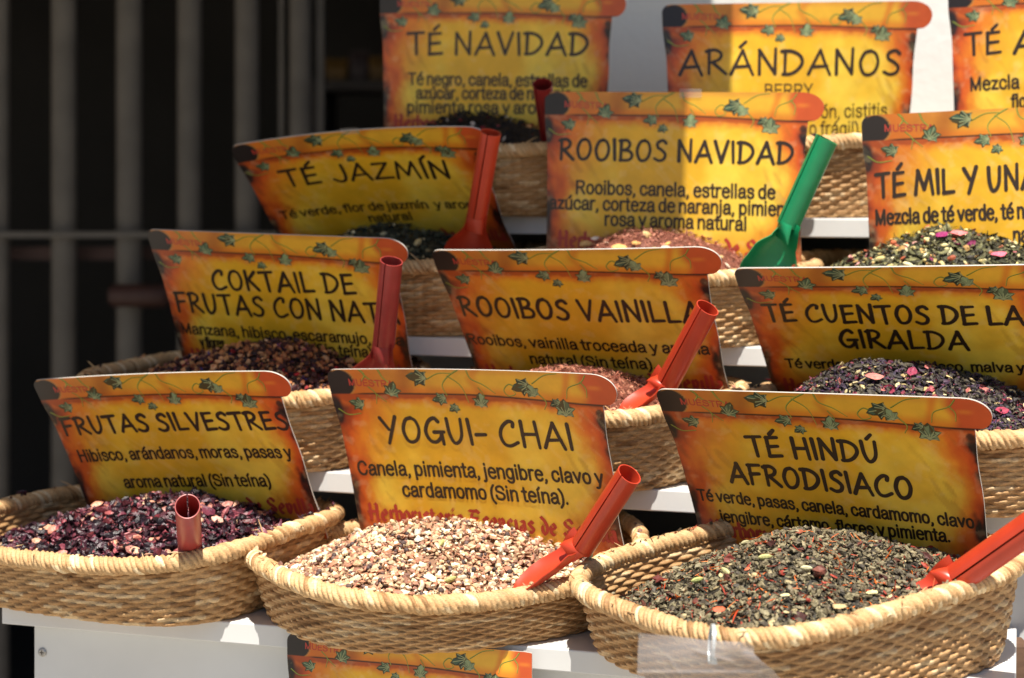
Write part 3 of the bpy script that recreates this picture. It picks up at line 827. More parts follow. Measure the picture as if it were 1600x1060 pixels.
def make_sign(key, label, tape=None):
    p = SIGN_POSE[key]
    base = sign_surf(p, .5, VB)
    root = empty('tea_sign', base, label, 'sign', 'parchment shaped tea signs')
    # card: printed front, plain back, pale cut edge
    vs = np.unique(np.concatenate([np.linspace(0, .1022, 44), [.1023], np.linspace(.104, VB, 118), np.linspace(0, .012, 8)]))
    us = np.linspace(0, 1, 190)
    L, R = edge_l(vs), edge_r(vs)
    if key == 'bottom': R = np.minimum(R, .952)
    U = L[:, None] + (R - L)[:, None] * us[None]
    V = np.repeat(vs[:, None], len(us), 1)
    b = MB()
    b.grid(sign_surf(p, U, V, 0.0), 0, col=np.clip(card_colour(U, V, sum(map(ord, key))), 0, 1), flip=True)
    ci = np.arange(0, len(us), 9); ci[-1] = len(us) - 1
    TH = -0.0015
    b.grid(sign_surf(p, U[:, ci], V[:, ci], TH), 1)
    loop = [(U[0, j], V[0, j]) for j in range(len(us))] + [(U[i, -1], V[i, -1]) for i in range(1, len(vs))] + \
           [(U[-1, j], V[-1, j]) for j in range(len(us) - 2, -1, -1)] + [(U[i, 0], V[i, 0]) for i in range(len(vs) - 2, 0, -1)]
    loop = np.array(loop)
    b.grid(np.stack([sign_surf(p, loop[:, 0], loop[:, 1], 0.0), sign_surf(p, loop[:, 0], loop[:, 1], TH)]), 1, cu=True)
    # printed ivy
    rnd = random.Random(5)
    h = 0.00003
    def put(v2, f, hh, col, flip=False):
        b.add(sign_surf(p, v2[:, 0], v2[:, 1], hh), f, 0, col)
    def clip(v2):
        v2 = v2.copy(); v2[:, 1] = np.maximum(v2[:, 1], .0006); return v2
    for pts, w in VINES:
        sp_ = smooth_path(pts, 7)
        v2, f = ribbon(sp_, w * np.linspace(1.1, .55, len(sp_)))
        put(clip(v2), f, h, srgb(92, 112, 36)); h += .000004
        v2, f = ribbon(sp_ + (-.0006, -.0012), w * .35)
        put(clip(v2), f, h, srgb(166, 168, 70)); h += .000004
    for li, (lu, lv, s, turn, sh) in enumerate(LEAVES):
        s *= .92
        h = .00018 + (li % 3) * .00004
        a = math.radians(turn); ca, sa = math.cos(a), math.sin(a)
        rot = lambda q: np.array([(lu + s * (x * ca - y * sa), lv + s * .85 * (x * sa + y * ca)) for x, y in q])
        base_c = [srgb(44, 64, 50), srgb(66, 86, 62), srgb(98, 112, 80)][sh]
        out = rot([(x * 1.06 + rnd.uniform(-.04, .04), y * 1.06 + rnd.uniform(-.04, .04)) for x, y in IVY])
        put(clip(rot([(x * 1.1 + .05, y * 1.1 + .06) for x, y in IVY])), [tuple(range(len(IVY)))], h, srgb(70, 62, 30))
        c0 = rot([(0, -.15)]); k = len(IVY)
        for i in range(k):
            cc = np.clip(np.array(base_c) * rnd.choice((.45, .7, 1.0, 1.4, 2.0)), 0, 1)
            put(clip(np.array([out[i], out[(i + 1) % k], c0[0]])), [(0, 1, 2)], h + .000008, cc)
        for q_, tip in enumerate((7, 4, 10, 2, 12, 5, 9)):
            v2, f = ribbon(np.linspace(rot([(0, -.42)])[0], rot([np.array(IVY[tip]) * .86])[0], 4), s * .05)
            put(clip(v2), f, h + .000014 + q_ * .000002, srgb(152, 160, 116))
    b.build('card', [M['print'], M['card_edge']], root)

    # red sample word on the roll
    def type_line(mb, text, u0, v0, u1, v1, cap, weight, hh):
        st, w = type_strokes(text)
        for s_ in st:
            q = np.stack([u0 + (u1 - u0) * s_[:, 0] / w, v0 + (v1 - v0) * s_[:, 0] / w - s_[:, 1] * cap], -1)
            v2, f = ribbon(q, cap * weight)
            mb.add(sign_surf(p, v2[:, 0], v2[:, 1], hh), f); hh += .000002
    mb = MB()
    type_line(mb, 'MUESTRA', .074, .055, .232, .062, .022, .17, .00016)
    mb.build('sample_word', M['red_ink'], root)
    # title and description
    lines = SIGN_TEXT.get(key, [])
    jit = random.Random(key)
    mt, md = MB(), MB()
    hh = .00032
    for kind, text, u0, v0, u1, v1, cap in lines:
        if kind == 't':
            st, w = hand_word(text, jit)
            sx_ = (u1 - u0) / w
            for s_ in st:
                q = np.stack([u0 + s_[:, 0] * sx_, v0 + (v1 - v0) * s_[:, 0] / w - s_[:, 1] * cap], -1)
                v2, f = ribbon(q, .0124 * (1 + jit.uniform(-.1, .1)) * np.linspace(1.08, .92, len(q)))
                mt.add(sign_surf(p, v2[:, 0], v2[:, 1], hh), f); hh += .000002
        else:
            type_line(md, text, u0, v0, u1, v1, cap, .178 if kind == 'd' else .115, .00028)
    if mt.n: mt.build('title_lettering', M['ink'], root)
    if md.n: md.build('description_lettering', M['ink'], root)
    if key != 'bottom':
        br = MB()
        st, w = pen_word('Herboristería Esencias de Sevilla')
        v0, v1 = {'yogui': (.517, .556), 'frutas': (.552, .560), 'hindu': (.540, .566), 'rnavidad': (.560, .586), 'cuentos': (.560, .578), 'vainilla': (.542, .553)}.get(key, (.547, .572))
        u0, u1, xh = .055, .912, .038
        nib = np.array([math.cos(math.radians(38)), -math.sin(math.radians(38))]) * .0115
        hh = .00032
        for s_ in st:
            q = np.stack([u0 + s_[:, 0] * (u1 - u0) / w, v0 + (v1 - v0) * s_[:, 0] / w - s_[:, 1] * xh], -1)
            A, B = q - nib / 2, q + nib / 2
            thin = np.array([nib[1], -nib[0]]) * .20
            k = len(q)
            v2 = np.vstack([A - thin, A + thin, B + thin, B - thin])
            f = []
            for i in range(k - 1):
                for a, c in ((0, 3), (1, 2)):
                    f.append((a * k + i, a * k + i + 1, c * k + i + 1, c * k + i))
            # two sheets a hair apart so that thin strokes keep a little body
            P3 = np.concatenate([sign_surf(p, v2[:, 0], v2[:, 1], hh)])
            P3[k:3 * k] = sign_surf(p, v2[k:3 * k, 0], v2[k:3 * k, 1], hh + .000001)
            br.add(P3, f); hh += .000002
        br.build('brand_lettering', M['red_ink'], root)
    if tape:
        mb = MB()
        (ua, va, ub, vb) = tape
        q = np.array([(ua, va), (ub, va), (ub, vb), (ua, vb)])
        mb.grid(np.stack([sign_surf(p, np.linspace(ua, ub, 6), np.full(6, vv), .0012 + .0006 * (vv < 0)) for vv in np.linspace(va, vb, 4)]), 0)
        mb.build('tape', M['film'], root)
    return root




# ------------------------------------------------------------------ baskets
# cx, cy, yaw, half length, half width, rim height, taper, squareness, corner lift, tilt x, tilt y, end lift, step
BASKETS = {
    'frutas': (-0.360, 1.703, 26.8, .172, .149, .056, .91, 3.29, -.004, .003, .001, .012, 0),
    'yogui': (-0.060, 1.613, 60.9, .154, .179, .064, .91, 2.40, .001, -.002, .006, -.016, 0),
    'hindu': (0.242, 1.466, 56.6, .142, .170, .070, .91, 3.69, 0, 0, .014, .003, 0),
    'coktail': (-0.276, 1.861, 26, .172, .145, .076, .888, 3.0, .002, 0, .004, .004, 1),
    'vainilla': (0.060, 1.758, 38, .158, .150, .072, .888, 3.0, .002, 0, .004, .004, 1),
    'cuentos': (0.392, 1.648, 30, .165, .150, .074, .888, 3.0, .002, 0, .006, .004, 1),
    'jazmin': (-0.125, 1.992, 26, .170, .140, .074, .888, 3.0, .002, .006, .004, .004, 2),
    'rnavidad': (0.164, 1.876, 40, .150, .150, .070, .94, 2.8, .002, 0, .002, .002, 2),
    'mil': (0.455, 1.782, 22, .172, .140, .070, .888, 3.0, .002, -.004, .006, .004, 2),
    'tenavidad': (-0.018, 2.075, 24, .165, .135, .074, .888, 3.0, .002, 0, .002, .004, 3),
    'arandanos': (0.301, 2.014, 30, .160, .135, .078, .90, 2.6, .002, .004, .002, .004, 3),
    'tea': (0.643, 1.892, 22, .165, .135, .074, .888, 3.0, .002, 0, .002, .004, 3),
}


class Ring:
    def __init__(self, key):
        (self.cx, self.cy, self.yaw, self.a, self.b, self.h, self.taper, self.n, self.q, self.tx, self.ty, self.c, self.row) = BASKETS[key]
        self.z0 = ZS[self.row]
        t = np.linspace(0, 2 * np.pi, 1441)
        self._x = self.a * np.sign(np.cos(t)) * np.abs(np.cos(t)) ** (2 / self.n)
        self._y = self.b * np.sign(np.sin(t)) * np.abs(np.sin(t)) ** (2 / self.n)
        self._s = np.concatenate([[0], np.cumsum(np.hypot(np.diff(self._x), np.diff(self._y)))])
        self.per = self._s[-1]

    def local(self, n):
        s = np.linspace(0, self.per, n, endpoint=False)
        return np.interp(s, self._s, self._x), np.interp(s, self._s, self._y)

    def top(self, x, y):
        """height of the rim line above the shelf"""
        return self.h + self.q * np.abs(x * y) / (self.a * self.b) + self.tx * x / self.a + self.ty * y / self.b + self.c * (x / self.a) ** 2

    def world(self, x, y, z):
        r = math.radians(self.yaw)
        return np.stack([self.cx + x * math.cos(r) + y * math.sin(r), self.cy - x * math.sin(r) + y * math.cos(r), self.z0 + z + 0 * x], -1)


def straw_colour(shape, rng, dark=1.0):
    a = np.array(srgb(212, 176, 128)); b_ = np.array(srgb(182, 138, 90)); c = np.array(srgb(230, 204, 162))
    t = rng.random(shape); u = rng.random(shape)
    col = a * (1 - t[..., None] * .75) + b_ * (t[..., None] * .75)
    col = np.where((u > .86)[..., None], c, col)
    col = np.where((u < .05)[..., None], b_ * .75, col)
    return col * dark * rng.uniform(.88, 1.08, shape)[..., None]


def make_basket(key, label):
    R = Ring(key)
    rng = np.random.default_rng(abs(hash_key(key)))
    root = empty('seagrass_basket', (R.cx, R.cy, R.z0), label, 'basket', 'woven tea baskets')
    SUB = 7
    stakes = int(round(R.per / 0.0116)) // 2 * 2
    N = stakes * SUB
    x, y = R.local(N)
    tx_ = np.roll(x, -1) - np.roll(x, 1); ty_ = np.roll(y, -1) - np.roll(y, 1)
    L = np.hypot(tx_, ty_); nx, ny = ty_ / L, -tx_ / L
    top = R.top(x, y) - 0.004
    rows = max(10, int(round(R.h / 0.0047)))
    PER = 7
    j = np.arange(rows * PER + 1)
    rowi = np.minimum(j // PER, rows - 1)
    dv = (j % PER) / PER * 2 - 1.0
    dv[-1] = 1.0
    phase = np.arange(N) / SUB
    stake = np.floor(phase).astype(int)
    wob = np.interp(np.arange(N), np.linspace(0, N, 25), rng.uniform(-1, 1, 25))
    P = np.empty((len(j), N, 3)); colr = np.empty((len(j), N, 3))
    seg = np.floor(phase[None, :] + np.arange(rows)[:, None] * .5 * 0 + (np.arange(rows)[:, None] % 2)).astype(int) // 2
    amp = rng.uniform(.8, 1.2, (rows, stakes + 2)); dz = rng.uniform(-.22, .22, (rows, stakes + 2)); sc_ = straw_colour((rows, stakes // 2 + 2), rng)
    for k in range(len(j)):
        r = rowi[k]
        lens = .5 + .5 * np.cos(np.pi * (phase + r))
        zc = (j[k] / PER) / rows
        over = np.clip(lens * 1.5, 0, 1) ** .7
        a_ = amp[r, stake]
        bulge = (0.0003 + 0.0034 * over * a_) * max(0.0, 1 - abs(dv[k]) ** 3.2) ** .6
        # strands slope a little where they dive under the next stake
        slope = np.sin(np.pi * (phase + r)) * .13 + dz[r, stake] * .30
        zf = np.clip(zc + (slope + .10 * wob) / rows * (1 - zc * .3) * (zc > .02), 0, 1)
        sc = R.taper + (1 - R.taper) * zf ** .8
        sc = sc - .012 * np.exp(-zf * 14)
        off = bulge - 0.0028
        z = zf * top
        P[k] = R.world(x * sc + nx * off, y * sc + ny * off, z)
        colr[k] = sc_[r, seg[r] % sc_.shape[1]]
    b = MB()
    b.grid(P, 0, cu=True, col=colr)
    # inner wall, and the floor
    NI = stakes * 4
    xi, yi = R.local(NI)
    ti = np.roll(xi, -1) - np.roll(xi, 1); tj = np.roll(yi, -1) - np.roll(yi, 1); Li = np.hypot(ti, tj); nxi, nyi = tj / Li, -ti / Li
    topi = R.top(xi, yi) - 0.004
    ji = np.arange(rows * 4 + 1); ph = np.arange(NI) / 4
    PI_ = np.empty((len(ji), NI, 3)); ci = np.empty((len(ji), NI, 3))
    for k in range(len(ji)):
        r = min(ji[k] // 4, rows - 1); d = (ji[k] % 4) / 4 * 2 - 1
        zf = ji[k] / 4 / rows
        sc = (R.taper + (1 - R.taper) * zf ** .8)
        bul = (.001 + .0028 * (.5 + .5 * np.cos(np.pi * (ph + r)))) * math.sqrt(max(0, 1 - d * d * .98))
        PI_[k] = R.world(xi * sc - nxi * (bul + .003), yi * sc - nyi * (bul + .003), zf * topi + .003 * (zf == 0))
        ci[k] = sc_[r, (ph.astype(int) // 2) % sc_.shape[1]] * .95
    b.grid(PI_, 0, cu=True, col=ci, flip=True)
    b.add(P[0], [tuple(range(N))], 0, np.tile(np.array(srgb(180, 135, 80)), (N, 1)))
    for q in range(len(b.c)): b.c[q] = b.c[q] * np.array((.86, .80, .74))
    b.build('woven_body', M['straw'], root)
    # wrapped rim
    W = int(round(R.per / 0.0050))
    S2 = W * 8
    x, y = R.local(S2)
    tx_ = np.roll(x, -1) - np.roll(x, 1); ty_ = np.roll(y, -1) - np.roll(y, 1); L = np.hypot(tx_, ty_); nx, ny = ty_ / L, -tx_ / L
    k = 26
    th = np.linspace(0, 2 * np.pi, k, endpoint=False)
    ph = np.arange(S2) / 8
    zt = R.top(x, y)
    lump = 1 + .05 * np.interp(np.arange(S2), np.linspace(0, S2, 60), np.random.default_rng(3).uniform(-1, 1, 60))
    aw = rng.uniform(.75, 1.25, W + 2); wc = straw_colour((W + 2,), rng, 1.06)
    P = np.empty((k, S2, 3)); colr = np.empty((k, S2, 3))
    for i in range(k):
        f = ph + th[i] / (2 * np.pi) * 5.0 + .14 * np.sin(ph * .7) + .10 * np.sin(ph * 2.3 + 1)
        w_ = np.abs(np.sin(np.pi * f)) ** .5
        idx = np.floor(f).astype(int) % (W + 2)
        rr = (.0058 + .0027 * w_ * aw[idx]) * lump
        o = rr * np.cos(th[i]); u = rr * np.sin(th[i])
        P[i] = R.world(x + nx * o, y + ny * o, zt + u)
        colr[i] = wc[idx]
    b = MB()
    b.grid(P, 0, cu=True, cv=True, col=colr, flip=True)
    # loose ends of straw
    for _ in range(34):
        i = rng.integers(0, S2); a0 = rng.uniform(.3, 2.4)
        c0 = P[int(a0 / (2 * np.pi) * k) % k, i]
        d = rng.normal(0, 1, 3); d[2] = abs(d[2]) * .5; d /= np.linalg.norm(d)
        ln = rng.uniform(.004, .015)
        b.tube([c0 - d * .002, c0 + d * ln * .5, c0 + d * ln + np.array((0, 0, -.001))], [.0007, .0006, .0002], 5, 0)
        b.c[-1][:] = 0; 
    for q in range(len(b.c)):
        if len(b.c[q]) < 200: b.c[q] = np.tile(wc[rng.integers(0, W)], (len(b.c[q]), 1))
    b.build('wrapped_rim', M['straw'], root)
    return root, R


def hash_key(s):
    h = 7
    for ch in s: h = (h * 31 + ord(ch)) % 100003
    return h


# ------------------------------------------------------------------ tea heaps: thousands of real pieces
def octa(level=1):
    v = [np.array(q, float) for q in ((1, 0, 0), (-1, 0, 0), (0, 1, 0), (0, -1, 0), (0, 0, 1), (0, 0, -1))]
    f = [(0, 2, 4), (2, 1, 4), (1, 3, 4), (3, 0, 4), (2, 0, 5), (1, 2, 5), (3, 1, 5), (0, 3, 5)]
    for _ in range(level):
        cache, nf = {}, []
        def mid(a, b):
            k = (min(a, b), max(a, b))
            if k not in cache:
                m = v[a] + v[b]; v.append(m / np.linalg.norm(m)); cache[k] = len(v) - 1
            return cache[k]
        for a, b, c in f:
            x, y, z = mid(a, b), mid(b, c), mid(c, a)
            nf += [(a, x, z), (x, b, y), (z, y, c), (x, y, z)]
        f = nf
    return np.array(v), np.array(f)


def shape_granule(rng, sx=1, sy=.7, sz=.5, rough=.28):
    v, f = octa(1)
    v = v * (1 + rng.uniform(-rough, rough, (len(v), 1))) * (sx, sy, sz)
    return v, f


def shape_ball(rng):
    v, f = octa(2)
    return v * (1 + rng.uniform(-.06, .06, (len(v), 1))), f


def shape_curl(rng, length=1, width=.35, twist=1.2, bend=1.6):
    """rolled dry leaf: a twisted, folded strip"""
    n = 6
    s = np.linspace(-1, 1, n)
    w = width * np.sqrt(np.maximum(.05, 1 - s ** 2)) * rng.uniform(.8, 1.2, n)
    ang = bend * s * rng.uniform(.5, 1)
    cx, cz = np.sin(ang) / max(bend, .3) * length, (np.cos(ang) - 1) / max(bend, .3) * length
    tw = twist * s * rng.uniform(.4, 1.2)
    fold = rng.uniform(.25, .7)
    V = []
    for i in range(n):
        for q in (-1, 0, 1):
            yy = q * w[i]; zz = abs(q) * w[i] * fold
            V.append((cx[i], yy * np.cos(tw[i]) - zz * np.sin(tw[i]), cz[i] + yy * np.sin(tw[i]) + zz * np.cos(tw[i])))
    F = []
    for i in range(n - 1):
        for q in (0, 1):
            a = i * 3 + q
            F += [(a, a + 1, a + 4), (a, a + 4, a + 3)]
    return np.array(V), np.array(F)


def shape_needle(rng, thick=.12):
    s = np.linspace(-1, 1, 4); bend = rng.uniform(-.35, .35)
    V, F = [], []
    for i, q in enumerate(s):
        r = thick * (1 - .55 * abs(q)) * rng.uniform(.7, 1.2)
        for k in range(3):
            a = k * 2.0944
            V.append((q, r * np.cos(a), r * np.sin(a) + bend * q * q))
    for i in range(3):
        for k in range(3):
            a, b = i * 3 + k, i * 3 + (k + 1) % 3
            F += [(a, b, b + 3), (a, b + 3, a + 3)]
    F += [(2, 1, 0), (9, 10, 11)]
    return np.array(V), np.array(F)


def shape_pod(rng):
    """ribbed seed pod"""
    V, F = [], []
    n, k = 9, 9
    for i in range(n):
        s = -1 + 2 * i / (n - 1)
        r = .42 * max(.02, (1 - abs(s) ** 2.2)) ** .8
        for j in range(k):
            a = 2 * np.pi * j / k
            rr = r * (1 + .10 * np.cos(3 * a))
            V.append((s, rr * np.cos(a), rr * np.sin(a)))
    for i in range(n - 1):
        for j in range(k):
            a, b = i * k + j, i * k + (j + 1) % k
            F += [(a, b, b + k), (a, b + k, a + k)]
    return np.array(V), np.array(F)


def shape_petal(rng):
    n = 5
    V, F = [], []
    for i in range(n):
        s = -1 + 2 * i / (n - 1)
        w = .6 * math.sqrt(max(.03, 1 - s * s))
        for q in (-1, -.35, .35, 1):
            V.append((s, q * w, .35 * q * q * w + .25 * s * s + rng.uniform(-.07, .07)))
    for i in range(n - 1):
        for q in range(3):
            a = i * 4 + q
            F += [(a, a + 1, a + 5), (a, a + 5, a + 4)]
    return np.array(V), np.array(F)


SH = {
    'gran': lambda r: shape_granule(r, 1, r.uniform(.55, .9), r.uniform(.4, .7)),
    'chip': lambda r: shape_granule(r, 1, r.uniform(.45, .8), r.uniform(.2, .35), .2),
    'ball': shape_ball, 'pod': shape_pod, 'petal': shape_petal,
    'curl': lambda r: shape_curl(r, 1, r.uniform(.25, .45), r.uniform(.3, 1.4), r.uniform(.5, 1.9)),
    'leaf': lambda r: shape_curl(r, 1, r.uniform(.12, .24), r.uniform(.3, 1.4), r.uniform(.2, 1.0)),
    'needle': lambda r: shape_needle(r, r.uniform(.07, .13)),
    'twist': lambda r: shape_granule(r, 1, r.uniform(.4, .65), r.uniform(.35, .6), .62),
}
# heap recipe: apex pixel, apex distance offset, dome power, pieces: (share, shape, size lo, size hi, colours, tilt)
c_ = srgb
TEAS = {
    'frutas': dict(n=5200, gloss=True, base=c_(34, 16, 22), mix=[
        (.52, 'curl', .0052, .0105, [c_(48, 24, 34), c_(68, 32, 46), c_(98, 44, 58), c_(36, 20, 30), c_(124, 60, 72), c_(60, 40, 50)]),
        (.20, 'leaf', .0055, .0110, [c_(56, 26, 38), c_(112, 50, 64), c_(42, 24, 32), c_(168, 92, 96)]),
        (.12, 'twist', .0034, .0066, [c_(36, 20, 28), c_(70, 30, 40), c_(28, 18, 26), c_(92, 34, 40)]),
        (.025, 'ball', .0030, .0042, [c_(26, 16, 24), c_(36, 22, 32), c_(50, 20, 24)]),
        (.05, 'petal', .004, .0068, [c_(132, 54, 64), c_(160, 84, 84), c_(196, 130, 116)]),
        (.04, 'chip', .0035, .006, [c_(214, 160, 130), c_(226, 188, 150), c_(202, 128, 108)])]),
    'yogui': dict(n=7800, base=c_(140, 104, 80), mix=[
        (.40, 'gran', .0020, .0037, [c_(238, 216, 176), c_(222, 192, 150), c_(244, 228, 198), c_(212, 174, 134)]),
        (.27, 'chip', .0024, .0046, [c_(188, 132, 102), c_(204, 150, 116), c_(170, 116, 92), c_(198, 158, 126)]),
        (.15, 'gran', .0020, .0034, [c_(166, 120, 98), c_(140, 100, 84), c_(182, 136, 110)]),
        (.07, 'ball', .0018, .0025, [c_(92, 74, 70), c_(108, 88, 82), c_(80, 64, 62)]),
        (.07, 'needle', .0035, .0062, [c_(192, 130, 94), c_(220, 178, 132), c_(166, 108, 82)]),
        (.012, 'chip', .0042, .0062, [c_(244, 234, 210), c_(240, 224, 192)])]),
    'hindu': dict(n=7600, base=c_(54, 50, 42), mix=[
        (.48, 'twist', .0026, .0046, [c_(118, 106, 82), c_(96, 86, 68), c_(132, 122, 94), c_(78, 70, 58), c_(142, 130, 100)]),
        (.30, 'curl', .0026, .0050, [c_(112, 102, 78), c_(130, 118, 90), c_(90, 80, 64), c_(150, 138, 104)]),
        (.10, 'leaf', .0034, .0056, [c_(92, 90, 66), c_(74, 66, 52), c_(120, 112, 80)]),
        (.10, 'needle', .0040, .0075, [c_(214, 104, 34), c_(190, 70, 34), c_(220, 120, 44), c_(166, 60, 36)]),
        (.025, 'chip', .0028, .0046, [c_(196, 176, 130), c_(176, 96, 66), c_(158, 60, 44)]),
        (.006, 'twist', .0058, .0076, [c_(96, 52, 42), c_(110, 62, 48), c_(84, 46, 40)])]),
    'coktail': dict(n=4200, base=c_(44, 26, 22), mix=[
        (.38, 'gran', .0026, .0048, [c_(58, 28, 26), c_(82, 40, 30), c_(44, 24, 26), c_(70, 30, 34)]),
        (.32, 'gran', .0028, .0048, [c_(176, 112, 66), c_(196, 136, 84), c_(150, 86, 52), c_(206, 150, 104)]),
        (.20, 'curl', .0034, .006, [c_(56, 26, 36), c_(74, 30, 40), c_(96, 34, 40)]),
        (.05, 'leaf', .0034, .0056, [c_(50, 54, 128), c_(64, 60, 140), c_(78, 60, 120)]),
        (.05, 'chip', .003, .005, [c_(206, 120, 120), c_(170, 40, 40), c_(210, 170, 130)])]),
    'vainilla': dict(n=6400, base=c_(110, 62, 46), mix=[
        (.80, 'needle', .0030, .0055, [c_(172, 104, 80), c_(150, 84, 66), c_(194, 124, 98), c_(130, 70, 56), c_(208, 146, 114)]),
        (.20, 'chip', .0018, .0032, [c_(172, 106, 84), c_(146, 82, 66), c_(202, 136, 108)])]),
    'rnavidad': dict(n=5200, base=c_(124, 72, 56), mix=[
        (.74, 'needle', .0030, .0055, [c_(164, 98, 78), c_(140, 78, 62), c_(184, 116, 92), c_(120, 64, 52), c_(200, 138, 112)]),
        (.23, 'chip', .0018, .0032, [c_(160, 96, 76), c_(130, 74, 58), c_(192, 128, 102)]),
        (.012, 'chip', .005, .008, [c_(226, 190, 130), c_(232, 214, 186), c_(214, 160, 90)])]),
    'cuentos': dict(n=6400, base=c_(50, 42, 44), mix=[
        (.44, 'curl', .0032, .0062, [c_(70, 62, 54), c_(58, 46, 60), c_(92, 84, 66), c_(48, 40, 50), c_(80, 60, 78)]),
        (.28, 'twist', .0026, .0046, [c_(72, 66, 56), c_(56, 50, 50), c_(96, 88, 70)]),
        (.16, 'leaf', .0040, .0070, [c_(70, 48, 76), c_(88, 60, 92), c_(110, 40, 62), c_(60, 52, 70)]),
        (.07, 'curl', .004, .007, [c_(116, 40, 56), c_(130, 56, 70), c_(96, 34, 52)]),
        (.035, 'chip', .0030, .0052, [c_(206, 180, 124), c_(220, 200, 150)]),
        (.012, 'petal', .006, .009, [c_(206, 120, 112), c_(170, 60, 84), c_(190, 96, 100)])]),
    'jazmin': dict(n=3600, base=c_(40, 42, 34), mix=[
        (.60, 'curl', .0032, .0058, [c_(62, 66, 52), c_(48, 52, 44), c_(80, 84, 62)]),
        (.34, 'twist', .0026, .0046, [c_(58, 60, 48), c_(44, 46, 40), c_(76, 78, 58)]),
        (.035, 'pod', .0040, .0072, [c_(206, 190, 140), c_(190, 168, 118), c_(222, 208, 166)])]),
    'mil': dict(n=5200, base=c_(56, 54, 38), mix=[
        (.60, 'leaf', .0050, .0100, [c_(90, 90, 60), c_(72, 70, 50), c_(114, 112, 74), c_(52, 48, 40), c_(132, 128, 86)]),
        (.24, 'curl', .0036, .0064, [c_(80, 76, 56), c_(60, 54, 46), c_(106, 100, 70)]),
        (.055, 'pod', .0036, .0058, [c_(226, 210, 150), c_(236, 226, 180), c_(206, 186, 122)]),
        (.018, 'petal', .0050, .0076, [c_(206, 120, 120), c_(140, 50, 92), c_(220, 160, 150)]),
        (.04, 'chip', .003, .005, [c_(190, 100, 66), c_(206, 160, 90)])]),
    'tenavidad': dict(n=3600, base=c_(26, 20, 20), mix=[
        (.66, 'needle', .0032, .0060, [c_(40, 30, 30), c_(30, 24, 24), c_(54, 42, 38)]),
        (.30, 'twist', .0022, .0040, [c_(38, 30, 30), c_(28, 22, 24)]),
        (.020, 'gran', .0028, .0040, [c_(150, 40, 50), c_(170, 56, 66)]),
        (.012, 'chip', .0030, .0056, [c_(224, 206, 190), c_(210, 150, 90)])]),
    'arandanos': dict(n=1500, base=c_(40, 22, 34), mix=[
        (.7, 'gran', .003, .005, [c_(52, 30, 50), c_(70, 34, 56), c_(40, 26, 40)]),
        (.3, 'curl', .004, .007, [c_(80, 30, 46), c_(56, 26, 44)])]),
    'tea': dict(n=1500, base=c_(46, 44, 34), mix=[
        (.7, 'leaf', .004, .008, [c_(74, 74, 50), c_(58, 58, 42)]),
        (.3, 'twist', .003, .005, [c_(66, 62, 48), c_(48, 42, 40)])]),
}
APEX = {  # pixel of the top, how far behind (+) or before (-) the basket centre, dome power
    'frutas': (275, 768, -.010, 1.7), 'yogui': (640, 806, -.010, 1.55), 'hindu': (1236, 824, -.005, 1.5),
    'coktail': (415, 533, -.05, 1.6), 'vainilla': (868, 573, -.055, 1.6), 'cuentos': (1355, 563, -.04, 1.6),
    'jazmin': (590, 356, -.01, 1.6), 'rnavidad': (1000, 361, -.05, 1.6), 'mil': (1475, 362, -.03, 1.5),
    'tenavidad': (725, 182, -.04, 1.6), 'arandanos': (1180, 222, -.03, 1.6), 'tea': (1640, 200, -.01, 1.6),
}


FINE = {'frutas': .98, 'yogui': .92, 'hindu': .80, 'coktail': .92, 'cuentos': .88, 'vainilla': .75, 'rnavidad': .75, 'mil': .88}


